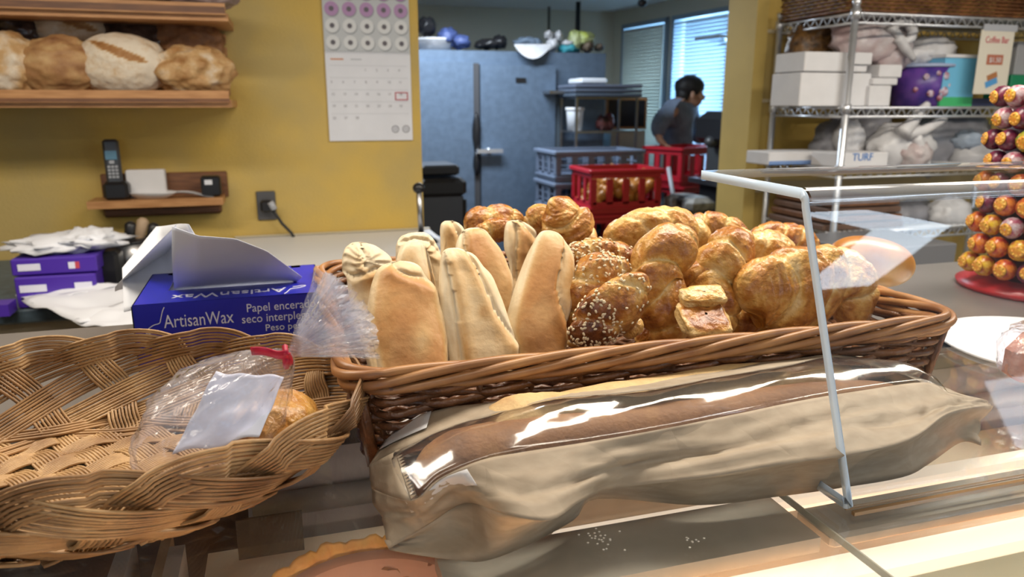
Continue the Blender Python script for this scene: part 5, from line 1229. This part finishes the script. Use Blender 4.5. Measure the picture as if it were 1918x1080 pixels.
# ------------------------------------------------------------ cellophane bag with pastry
cb_ = P(425, 745, 1.345)
cell = T('cellophane_bag', 'clear cellophane bag tied with a red twist tie in the reed basket', 'bag', (cb_.x, cb_.y, 1.28))
tie = P(535, 668, 1.385)
def bagfn(U, V, grow=1.0):
    # V: 0 bottom of the bag (lower left) -> 1 tie
    th = U*2*pi; s = V
    c0_ = P(335, 862, 1.30); c1_ = P(430, 755, 1.335); c2_ = P(500, 690, 1.37)
    ctr = c0_*(1-s)**2+c1_*2*s*(1-s)+tie*s*s
    w = .062*(1-abs(1.55*s-.62)**2.2) if s < .9 else .0
    w = max(.007, .066*(sin(pi*min(1, (s*.86+.12)))**.75)*(1-.55*s)+.004)*1.02*grow
    ax = (tie-c0_).normalized(); sd = ax.cross(Vector((0, 0, 1))).normalized(); up = sd.cross(ax)
    cr_ = 1+.10*noise.noise(Vector((cos(th)*3, sin(th)*3, s*6)))+.06*abs(sin(th*11+s*5))*s+.05*noise.noise(Vector((cos(th)*9, sin(th)*9, s*18)))
    return ctr+(sd*cos(th)*w*1.08+up*sin(th)*w*.74)*cr_
mb = MB(); mb.grid(bagfn, 90, 60, cu=True); mb.build('bag_film', M['cello'], cell)
mb = MB(); fan_c = P(612, 632, 1.40)
def fanfn(U, V, off=0):
    an = lerp(-.42, .80, U); d = lerp(.004, .063, V); q = tie.copy()
    ax = (P(650, 615, 1.405)-tie).normalized(); sd = Vector((.25, .35, .9)).normalized(); sd = (sd-ax*sd.dot(ax)).normalized(); nn = ax.cross(sd)
    pl = .004*V*sin(U*70+V*3+2*sin(U*9))+.008*V*noise.noise(Vector((U*6, V*3, off)))
    rag = 1+.07*noise.noise(Vector((U*19, 0, off)))*V
    return q+(ax*cos(an)+sd*sin(an))*d*rag+nn*(pl+off*.01*V)
mb.grid(lambda U, V: fanfn(U, V, 0), 110, 20); mb.grid(lambda U, V: fanfn(U, V, 1.1), 110, 20); mb.grid(lambda U, V: fanfn(U, V, -1.0), 110, 20)
mb.build('gathered_top', clear_mat('gathered_cellophane', (.97, .97, 1), .1, 1, 1.6, haze=.24, hazecol=(.9, .92, 1), bump=.8, bscale=60, hscale=45), cell)
mb = MB(); a_ = P(470, 658, 1.392); b_ = P(540, 664, 1.392); 
def ribbon(p0, p1, wv, mb): mb.grid(lambda U, V: p0.lerp(p1, U)+wv*(V-.5)+Vector((0, -.001*sin(U*9), .001*sin(U*7))), 12, 3)
ribbon(a_, b_, Vector((0, -.002, .006)), mb); ribbon(b_+Vector((.0, -.002, .001)), P(545, 686, 1.375), Vector((.0045, .0, .001)), mb); mb.tube([tie+Vector((.0, 0, .007)), tie+Vector((.003, -.006, 0)), tie+Vector((0, 0, -.007)), tie+Vector((-.002, .006, 0))], .0022, 6, closed=True)
o = mb.build('twist_tie', mat('red_tie', (.48, .01, .05), .4), cell); o.modifiers.new('s', 'SOLIDIFY').thickness = .0008
mb = MB(); q0 = P(455, 770, 1.325); mb.blob(q0+Vector((.012, .004, -.012)), (.046, .036, .024), 3, .12, 3, 34, R=Matrix.Rotation(.9, 3, 'Z')); mb.t = [.4]*len(mb.v)
tag(mb.build('bagged_pastry', M['croissant']), 'pastry inside the tied cellophane bag', 'pastry')
sheet('pastry_liner', 'white paper sheet wrapped with the pastry in the cellophane bag', [P(322, 850, 1.328), P(485, 818, 1.334), P(532, 706, 1.366), P(405, 694, 1.374)], 3, .0022, 24, mat('bright_liner', (.66, .69, .80), .4))

# ================================================================== WAX PAPER BOX
F0, F1 = P(247, 572, 1.335), P(606, 546, 1.335)
wxr = atan2(F1.y-F0.y, F1.x-F0.x); XA = Vector((cos(wxr), sin(wxr), 0)); YA = Vector((-sin(wxr), cos(wxr), 0)); WL_ = (F1-F0).length; WD = .165; HT = 1.335-ZT
wx = T('wax_paper_box', 'blue ArtisanWax carton dispensing white waxed paper behind the baskets', 'box', (F0.x, F0.y, ZT), wxr)
def wpnt(x, y, z): return Vector((F0.x, F0.y, 0))+XA*x+YA*y+Vector((0, 0, z))
def wb(mb, x0, x1, y0, y1, z0, z1): mb.box(wpnt((x0+x1)/2, (y0+y1)/2, (z0+z1)/2), (x1-x0, y1-y0, z1-z0), wxr)
m_ = MB(); e = .0012
wb(m_, 0, WL_, 0, e, ZT+.0005, 1.335); wb(m_, 0, WL_, WD-e, WD, ZT+.0005, 1.335); wb(m_, WL_-e, WL_, 0, WD, ZT+.0005, 1.335); wb(m_, 0, WL_, 0, WD, ZT+.0005, ZT+.002)
wb(m_, 0, e, 0, WD, ZT+.0005, 1.335)
# top with torn opening
wb(m_, 0, WL_, 0, .062, 1.335-e, 1.335); wb(m_, 0, .03, .062, WD, 1.335-e, 1.335); wb(m_, WL_-.032, WL_, .062, WD, 1.335-e, 1.335); wb(m_, .02, WL_-.02, WD-.014, WD, 1.335-e, 1.335)
m_.build('carton', M['blue_card'], wx)
m_ = MB(); wb(m_, -.002, -.0004, .004, WD-.004, ZT+.003, 1.332); m_.build('end_flap', M['blackm'], wx)
m_ = MB(); wb(m_, .006, WL_-.006, .006, WD-.006, ZT+.003, 1.325); m_.build('paper_stack', M['wax'], wx)
def wtext(body, x, z, size, sx=1.0): return text('printed_text', body, size, M['ink_white'], frame(wpnt(x, -.0006, z), XA, EZ), wx, .0002, sx=sx)
wtext('ArtisanWax', .030, 1.3065, .0215, .70)
wtext('Papel encerado', .118, 1.3175, .0140, .90); wtext('seco interplegado', .112, 1.3045, .0140, .90)
wtext('Peso pesado', .137, 1.2930, .0115, 1.0); wtext('6" x 10-3/4" (15,2 cm x 27,3 cm)', .127, 1.2835, .0075, .9); wtext('500 hojas', .150, 1.2720, .009, 1.0)
def swoosh(o, xa, ya, sc):
    mb = MB(); pts = [(.26, .02), (.16, .0), (.06, -.05), (-.02, -.03), (.02, .06), (.16, .16), (.30, .20), (.34, .30), (.40, .50), (.46, .62)]
    f = []
    for i in range(len(pts)-1):
        for j in range(4): q = cat([p_ for p_ in pts], (i+j/4)/(len(pts)-1)); f.append(o+xa*q[0]*sc+ya*q[1]*sc)
    mb.tube(f, .0006, 5); return mb.build('printed_swoosh', M['ink_white'], wx)
swoosh(wpnt(.012, -.0006, 1.3035), XA, EZ, .045)
text('printed_text', 'ArtisanWax', .030, M['ink_white'], frame(wpnt(WL_-.042, .034, 1.3354), -XA, -YA), wx, .0002, sx=.86)
swoosh(wpnt(WL_-.020, .036, 1.3354), -XA, -YA, .055)
# sheet standing out of the opening
def sheetfn(U, V):
    b0_ = wpnt(lerp(.036, WL_-.03, U), .068, 1.333)
    topL = P(322, 425, 1.415); topR = P(575, 512, 1.338)
    tp_ = [(0, (322, 424, 1.425)), (.2, (372, 442, 1.418)), (.5, (440, 447, 1.412)), (.75, (500, 470, 1.392)), (1, (566, 518, 1.342))]
    uu = interp([(a, b[0]) for a, b in tp_], U); vv = interp([(a, b[1]) for a, b in tp_], U); z_ = interp([(a, b[2]) for a, b in tp_], U)
    t_ = P(uu, vv, z_); q = b0_.lerp(t_, V); q += YA*-.010*sin(V*pi)*(1-U*.5); q.z += .006*sin(V*pi)*sin(U*pi)
    return q
mb = MB(); mb.grid(sheetfn, 30, 20); o = mb.build('waxed_sheet', M['wax'], wx); o.modifiers.new('s', 'SOLIDIFY').thickness = .0005
mb = MB()
def sheet2(U, V):
    b0_ = wpnt(lerp(-.03, .10, U), .10, 1.30); t_ = P(lerp(225, 350, U), lerp(520, 425, min(1, U*1.6+.15)), lerp(1.34, 1.42, U)); q = b0_.lerp(t_, V); q += YA*(.015+.01*sin(U*9)); return q
mb.grid(sheet2, 16, 10); o = mb.build('loose_waxed_sheet', M['paper']); tag(o, 'white sheet leaning behind the left end of the blue box', 'paper'); o.modifiers.new('s', 'SOLIDIFY').thickness = .0006
mb = MB()
def sheet3(U, V):
    q = P(lerp(215, 330, V), lerp(545, 505, V)-lerp(8, 85, V)*U, 1.30+.10*U*V+.02*U); return q
mb.grid(sheet3, 12, 12); o = mb.build('loose_waxed_sheet', M['paper']); tag(o, 'crumpled white sheet drooping left of the blue box', 'paper'); o.modifiers.new('s', 'SOLIDIFY').thickness = .0006

# ================================================================== KRAFT BAGUETTE BAG
stn = [  # per station: B (back top), WU, WL, F (fold), G (bottom)
 ((740, 795), (692, 871), (696, 914), (728, 1027), (730, 1030)),
 ((778, 778), (740, 846), (770, 937), (800, 983), (790, 1040)),
 ((838, 763), (838, 803), (821, 897), (872, 941), (845, 1047)),
 ((940, 752), (962, 765), (900, 862), (945, 962), (905, 1050)),
 ((1026, 743), (1050, 745), (983, 846), (1030, 973), (983, 1022)),
 ((1120, 726), (1140, 738), (1110, 826), (1090, 936), (1074, 973)),
 ((1240, 706), (1240, 726), (1240, 803), (1150, 914), (1120, 933)),
 ((1370, 684), (1370, 702), (1380, 775), (1320, 893), (1310, 945)),
 ((1475, 668), (1475, 684), (1500, 750), (1450, 870), (1450, 930)),
 ((1558, 658), (1558, 668), (1610, 732), (1583, 852), (1560, 915)),
 ((1600, 660), (1630, 684), (1732, 716), (1702, 824), (1690, 893)),
 ((1668, 688), (1700, 704), (1775, 735), (1772, 776), (1741, 867)),
 ((1735, 712), (1760, 726), (1815, 744), (1830, 762), (1800, 828)),
 ((1790, 735), (1810, 742), (1848, 751), (1860, 760), (1838, 834)),
]
hts = [ (1.276, 1.268, 1.262, 1.2525, 1.2515), (1.292, 1.292, 1.290, 1.264, 1.2515), (1.305, 1.306, 1.304, 1.278, 1.2515), (1.314, 1.318, 1.314, 1.284, 1.2515)]
hts += [(1.316, 1.326, 1.318, 1.284, 1.2515)]*1+[(1.314, 1.327, 1.318, 1.279, 1.2515), (1.312, 1.327, 1.318, 1.272, 1.2515), (1.312, 1.325, 1.317, 1.279, 1.2515), (1.310, 1.322, 1.314, 1.281, 1.2515), (1.305, 1.317, 1.308, 1.281, 1.2515), (1.298, 1.308, 1.300, 1.283, 1.2515), (1.29, 1.296, 1.290, 1.283, 1.2515), (1.28, 1.284, 1.28, 1.278, 1.2515), (1.27, 1.272, 1.27, 1.268, 1.2515)]
kb = T('baguette_bag', 'brown kraft paper bag with a clear window holding long rye loaves', 'bag', P(1200, 850, ZT))
rows_ = []
for st_, hh_ in zip(stn, [(h[0], h[1], h[2], h[3]+(.014 if 2 < i < 12 else .003), h[4]) for i, h in enumerate(hts)]):
    pts = [P(u, v, z) for (u, v), z in zip(st_, hh_)]
    bk_ = pts[0].copy(); bk_.z = ZT+.0015; bk_ += EB*.004
    rows_.append([bk_]+pts)                     # back-bottom, B, WU, WL, F, G
def cr3(a, b, c, d, f): return .5*(2*b+(c-a)*f+(2*a-5*b+4*c-d)*f*f+(3*b-a-3*c+d)*f**3)
SUB = 5; fine = []
for i in range(len(rows_)-1):
    for j in range(SUB):
        f = j/SUB; fine.append([cr3(rows_[max(i-1, 0)][k], rows_[i][k], rows_[i+1][k], rows_[min(i+2, len(rows_)-1)][k], f) for k in range(6)])
fine.append(rows_[-1])
def panel(k, i0, i1, nseg, bulge, mats, name, m, wr=.0015, thick=.0006, seedv=0, sag=0):
    mb = MB(); vs = []; n = i1-i0+1
    for i in range(i0, i1+1):
        A, B = fine[i][k], fine[i][k+1]
        nrm = (fine[min(i+1, len(fine)-1)][k]-fine[max(i-1, 0)][k]).cross(B-A)
        nrm = nrm.normalized() if nrm.length > 1e-9 else Vector((0, 0, 1))
        if k in (1, 2, 3) and nrm.z < 0: nrm = -nrm
        if k == 4 and nrm.y > 0: nrm = -nrm
        for j in range(nseg+1):
            f = j/nseg; p = A.lerp(B, f); e_ = sin(pi*f)
            q1 = abs(noise.noise(Vector((i*.13+f*1.3, f*1.6-i*.04, seedv)))); q2 = abs(noise.noise(Vector((i*.33-f*2, f*4.2, seedv+9))))
            p += nrm*(bulge*e_+wr*e_*(2.6*q1+1.1*q2-.7))
            if k == 3 and 14 < i < 60: p -= nrm*.0042*exp(-((f-.60)/.07)**2)*sm((i-14)/8)*sm((60-i)/8)-nrm*.002*exp(-((f-.78)/.09)**2)
            p.z = max(p.z, ZT+.0012); vs.append(p)
    w_ = nseg+1; fs = [(i*w_+j, i*w_+j+1, (i+1)*w_+j+1, (i+1)*w_+j) for i in range(n-1) for j in range(nseg)]
    mb.add(vs, fs); o = mb.build(name, m, kb); s_ = o.modifiers.new('s', 'SOLIDIFY'); s_.thickness = thick; s_.offset = 0; return o
NF = len(fine)-1
panel(0, 0, NF, 5, .0, 0, 'back_gusset', M['kraft'], .002)
panel(1, 0, NF, 5, .0, 0, 'back_strip', M['kraft'], .001)
panel(3, 0, NF, 18, .0, 0, 'front_panel', M['kraft'], .0038, seedv=3)
panel(4, 0, NF, 8, -.006, 0, 'front_gusset', M['kraft'], .004, seedv=5)
panel(2, 0, SUB*1, 8, .0, 0, 'end_flap', M['kraft'], .001)
panel(2, SUB*11, NF, 8, .0, 0, 'end_flap', M['kraft'], .002)
panel(2, SUB*1, SUB*11, 12, .010, 0, 'film_window', M['film'], .0022, .0002)
mb = MB(); vs = []; fs = []                      # zig-zag torn film edge
A, B = fine[SUB][2], fine[SUB][3]; NZ = 16; dirn = (fine[SUB+1][2]-fine[SUB][2]).normalized()
for i in range(NZ):
    p0 = A.lerp(B, i/NZ); p1 = A.lerp(B, (i+1)/NZ); pm = A.lerp(B, (i+.5)/NZ)+dirn*.0045
    vs += [p0+EZ*.0012, p1+EZ*.0012, pm+EZ*.0016]; fs.append((3*i, 3*i+1, 3*i+2))
mb.add(vs, fs, smooth=False); o = mb.build('pinked_edge', M['kraft'], kb); o.modifiers.new('s', 'SOLIDIFY').thickness = .0004
def sticker(name, px, z):
    mb = MB(); c = [P(u, v, zz_) for (u, v), zz_ in zip(px, z)]
    mb.grid(lambda U, V: (c[0]*(1-U)+c[1]*U)*(1-V)+(c[3]*(1-U)+c[2]*U)*V, 6, 4); o = mb.build(name, M['label'], kb); o.modifiers.new('s', 'SOLIDIFY').thickness = .0005; return o
def surf_pt(k, i, f): return fine[i][k].lerp(fine[i][k+1], f)
mb = MB(); mb.grid(lambda U, V: surf_pt(3, int(round(U*9))+4, .18+.40*V)+Vector((0, -.001, .0045)), 10, 5); o = mb.build('tape', M['label'], kb); o.modifiers.new('s', 'SOLIDIFY').thickness = .0005
mb = MB(); mb.grid(lambda U, V: surf_pt(1, int(round(U*7))+1, .12+.6*V)+Vector((0, -.0005, .0022)), 8, 5); o = mb.build('tape', M['label'], kb); o.modifiers.new('s', 'SOLIDIFY').thickness = .0005
# loaves inside the bag
def long_loaf(name, label, pts, rad, m, seed, flat=.62, tone=.5, amp=.08):
    mb = MB(); n = 90; ctrl = [(i/(len(pts)-1), p) for i, p in enumerate(pts)]
    def f(U, V):
        q = V*(len(pts)-1); i = min(int(q), len(pts)-2); c = pts[i].lerp(pts[i+1], q-i); th = U*2*pi
        r = rad*(1-abs(2*V-1)**7)**.5*(1+amp*noise.noise(Vector((cos(th), sin(th), V*9+seed)))+.03*noise.noise(Vector((cos(th)*4, sin(th)*4, V*30+seed))))
        d = (pts[-1]-pts[0]).normalized(); sd = Vector((-d.y, d.x, 0)).normalized()
        return c+sd*cos(th)*r+Vector((0, 0, 1))*sin(th)*r*flat
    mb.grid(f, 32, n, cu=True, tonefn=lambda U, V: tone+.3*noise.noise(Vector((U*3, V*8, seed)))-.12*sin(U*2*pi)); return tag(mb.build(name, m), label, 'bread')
zf = 1.288
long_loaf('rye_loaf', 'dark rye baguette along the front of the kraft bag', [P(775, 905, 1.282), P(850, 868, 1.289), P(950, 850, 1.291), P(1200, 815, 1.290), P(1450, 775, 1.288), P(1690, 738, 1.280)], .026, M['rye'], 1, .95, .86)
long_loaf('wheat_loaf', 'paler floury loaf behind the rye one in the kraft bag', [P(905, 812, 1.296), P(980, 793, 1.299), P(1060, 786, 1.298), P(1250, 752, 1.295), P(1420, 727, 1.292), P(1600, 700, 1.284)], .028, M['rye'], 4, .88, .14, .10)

# ================================================================== ACRYLIC SHIELD
B0 = P(1600, 968, ZT+.003); aB, bB = ab(B0); TK = .0085
ag = T('acrylic_guard', 'clear bent acrylic sneeze guard standing on the glass counter', 'guard', S(aB+.4, bB, ZT), TH)
bt_, ztp = bB+.087, 1.487; LG = 1.25
def gprof():
    pts = [(bB+.075, ZT+.004), (bB+.012, ZT+.004)]
    for i in range(5):
        a = i/4; pts.append((lerp(bB+.012, bB+.003, a)+0, ZT+.004+.006*a*a))
    for i in range(1, 10): pts.append((lerp(bB+.003, bt_-.004, i/10), lerp(ZT+.010, ztp-.012, i/10)))
    for i in range(6):
        a = i/5*1.22; pts.append((bt_+.012-.016*cos(a)*1.0, ztp-.012+.012*sin(a)*1.05))
    pts.append((bt_+.155, ztp+.0015))
    return pts
gp = gprof()
def offs(pts, d):
    out = []
    for i, (x, z) in enumerate(pts):
        x0, z0 = pts[max(i-1, 0)]; x1, z1 = pts[min(i+1, len(pts)-1)]; l = math.hypot(x1-x0, z1-z0) or 1
        out.append((x+d*(z1-z0)/l, z-d*(x1-x0)/l))
    return out
gi = offs(gp, TK)                               # inner skin towards the bread
mb = MB(); n = len(gp); vs = []; fs = []
for (x, z) in gp: vs += [S(aB, x, z), S(aB+LG, x, z)]
for i in range(n-1): fs.append((2*i, 2*i+1, 2*i+3, 2*i+2))
mb.add(vs, fs); mb.build('sheet', M['acryl'], ag)
mb = MB(); vs = []
for (x, z) in gp: vs.append(S(aB, x, z))
for (x, z) in gi: vs.append(S(aB, x, max(z, ZT+.0005)))
mb.add(vs, [(i, i+1, n+i+1, n+i) for i in range(n-1)]); o = mb.build('cut_edge', M['edge'], ag); o.modifiers.new('s', 'SOLIDIFY').thickness = .0008
edl = mat('acrylic_long_edge', (.52, .55, .60), .2, spec=.8)
mb = MB(); mb.add([S(aB, *gp[-1]), S(aB+LG, *gp[-1]), S(aB+LG, *gi[-1]), S(aB, *gi[-1])], [(0, 1, 2, 3)]); o = mb.build('back_edge', edl, ag); o.modifiers.new('s', 'SOLIDIFY').thickness = .0006
bend_hl = clear_mat('bend_highlight_acrylic', (.96, .98, 1), .1, 1, 1.5, haze=.3, hazecol=(.62, .66, .74))  # pale haze paints the bright highlight band along the upper bend
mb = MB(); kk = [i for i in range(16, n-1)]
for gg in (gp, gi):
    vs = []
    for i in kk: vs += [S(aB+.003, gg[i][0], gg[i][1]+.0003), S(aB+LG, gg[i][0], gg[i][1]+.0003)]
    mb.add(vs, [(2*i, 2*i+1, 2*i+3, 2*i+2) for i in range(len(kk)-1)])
mb.build('bend_highlight', bend_hl, ag)
mb = MB(); sbox(mb, aB+.004, aB+LG, bB+.004, bB+.0075, ZT+.0006, ZT+.0036); sbox(mb, aB+.004, aB+LG, bB+.013, bB+.0145, ZT+.0006, ZT+.003); mb.build('foot_bend', mat('amber_dark_edge', (.22, .13, .06), .2), ag)

# ================================================================== PLATE AND WRAPPED PASTRY
pc = S(.955, .50, ZT) ; pL = P(1791, 655, ZT); pBt = P(1918, 713, ZT); pc = Vector((pL.x+.128, pL.y+.01, ZT))
t_ = T('cake_board', 'round white cake board on the counter at the right edge', 'plate', pc)
m_ = MB(); m_.lathe([(.128, .0008), (.130, .002), (.130, .004), (.128, .005), (0, .005)], pc, 64); m_.build('board_disc', M['white'], t_)
q = P(1905, 665, ZT+.03); t_ = T('wrapped_pastry', 'pink wrapped pastry on the white cake board', 'pastry', q)
m_ = MB(); m_.box((q.x+.03, q.y, ZT+.028), (.10, .06, .042), TH+.5, bev=.008); m_.build('cake_slice', mat('pink_crumb', (.38, .14, .08), .6, col2=(.55, .30, .22), vscale=90, bump=.5), t_)
m_ = MB(); m_.blob((q.x+.03, q.y, ZT+.033), (.060, .042, .029), 4, .15, 5, 30, R=Matrix.Rotation(TH+.5, 3, 'Z'), pw=.7); m_.build('film_wrap', M['cello'], t_)

# ================================================================== LOLLIPOP STAND
lc = S(1.208, .93, ZT); ls_r = .105
lo_x = P(1808, 540, ZT); lc = Vector((lo_x.x+.128, 1.22, ZT)); 
sd_ = T('lollipop_stand', 'round red lollipop stand at the right end of the counter', 'stand', lc)
m_ = MB(); m_.lathe([(.125, 0), (.128, .008), (.10, .018), (.03, .03)], lc, 36); m_.build('base', mat('red_stand_plastic', (.35, .01, .015), .35), sd_)
m_ = MB(); m_.lathe([(.085, .02), (.085, .31), (.05, .33), (0, .33)], lc, 30); m_.build('core', mat('dark_red_core', (.08, .01, .01), .5), sd_)
lolm = [mat('lollipop_wrap_orange', (.60, .20, .02), .3, col2=(.30, .01, .02), vscale=120), mat('lollipop_wrap_yellow', (.62, .42, .03), .3, col2=(.35, .05, .02), vscale=120),
        mat('lollipop_wrap_green', (.12, .24, .03), .3, col2=(.50, .30, .03), vscale=120), mat('lollipop_wrap_purple', (.16, .02, .05), .3, col2=(.05, .01, .03), vscale=120), mat('lollipop_wrap_silver', (.45, .40, .42), .25, col2=(.3, .05, .1), vscale=120)]
gold = mat('gold_wrapper_face', (.62, .36, .05), .35, col2=(.50, .16, .02), vscale=160)
protos = []
for k, mm_ in enumerate(lolm):
    r0 = T('lollipop', 'wrapped lollipop with a gold face stuck in the red stand', 'lollipop', (0, 0, -50), 0, 'wrapped lollipops on the red stand')
    a_ = MB(); a_.blob((0, 0, 0), (.0174, .0170, .0172), k, .05, 3, 16); a_.build('wrapper', mm_, r0, False)
    a_ = MB(); a_.lathe([(0, .0), (.004, .0008), (.009, -.0002), (.0105, -.002)], (0, 0, 0), 12)
    for p in range(8): an = p*pi/4; a_.blob((.007*cos(an), .007*sin(an), 0), (.0022, .0022, .0012), 0, 0, 1, 6)
    a_.v = [Matrix.Rotation(radians(90), 3, 'X')@v_+Vector((0, -.0165, 0)) for v_ in a_.v]; a_.build('wrapper_face', gold, r0, False)
    protos.append(r0)
rl = random.Random(11); used = set()
for r in range(9):
    z = ZT+.045+r*.0335; rad = .121-.0015*r
    for k in range(-11, 12):
        an = -pi/2-.15 + (k+.5*(r % 2))*.288-.35
        if an < -pi/2-1.75 or an > -pi/2+.25: continue
        w_ = rl.choices(range(5), (5, 3, 2, 5, 2))[0]
        o = protos[w_] if w_ not in used else copy_tree(protos[w_]); used.add(w_)
        o.location = (lc.x+rad*cos(an), lc.y+rad*sin(an), z); o.rotation_euler = (rl.uniform(-.2, .2), 0, an+pi/2+rl.uniform(-.15, .15))
for k, pr in enumerate(protos):
    if k not in used:
        for ch in list(pr.children): bpy.data.objects.remove(ch)
        bpy.data.objects.remove(pr)
# crumbs on the glass
m_ = MB(); rc = random.Random(4)
for i in range(34):
    u, v = rc.choice([(1125, 1005), (1140, 1018), (1110, 1002), (1300, 1008)]); u += rc.gauss(0, 18); v += rc.gauss(0, 7)
    m_.blob(P(u, v, ZT+.0006), (.0009, .0007, .0005), i, .2, 2, 6)
tag(m_.build('crumbs', mat('pale_crumb', (.7, .66, .6), .6)), 'pale crumbs scattered on the glass counter top', 'crumbs', None, 'stuff')
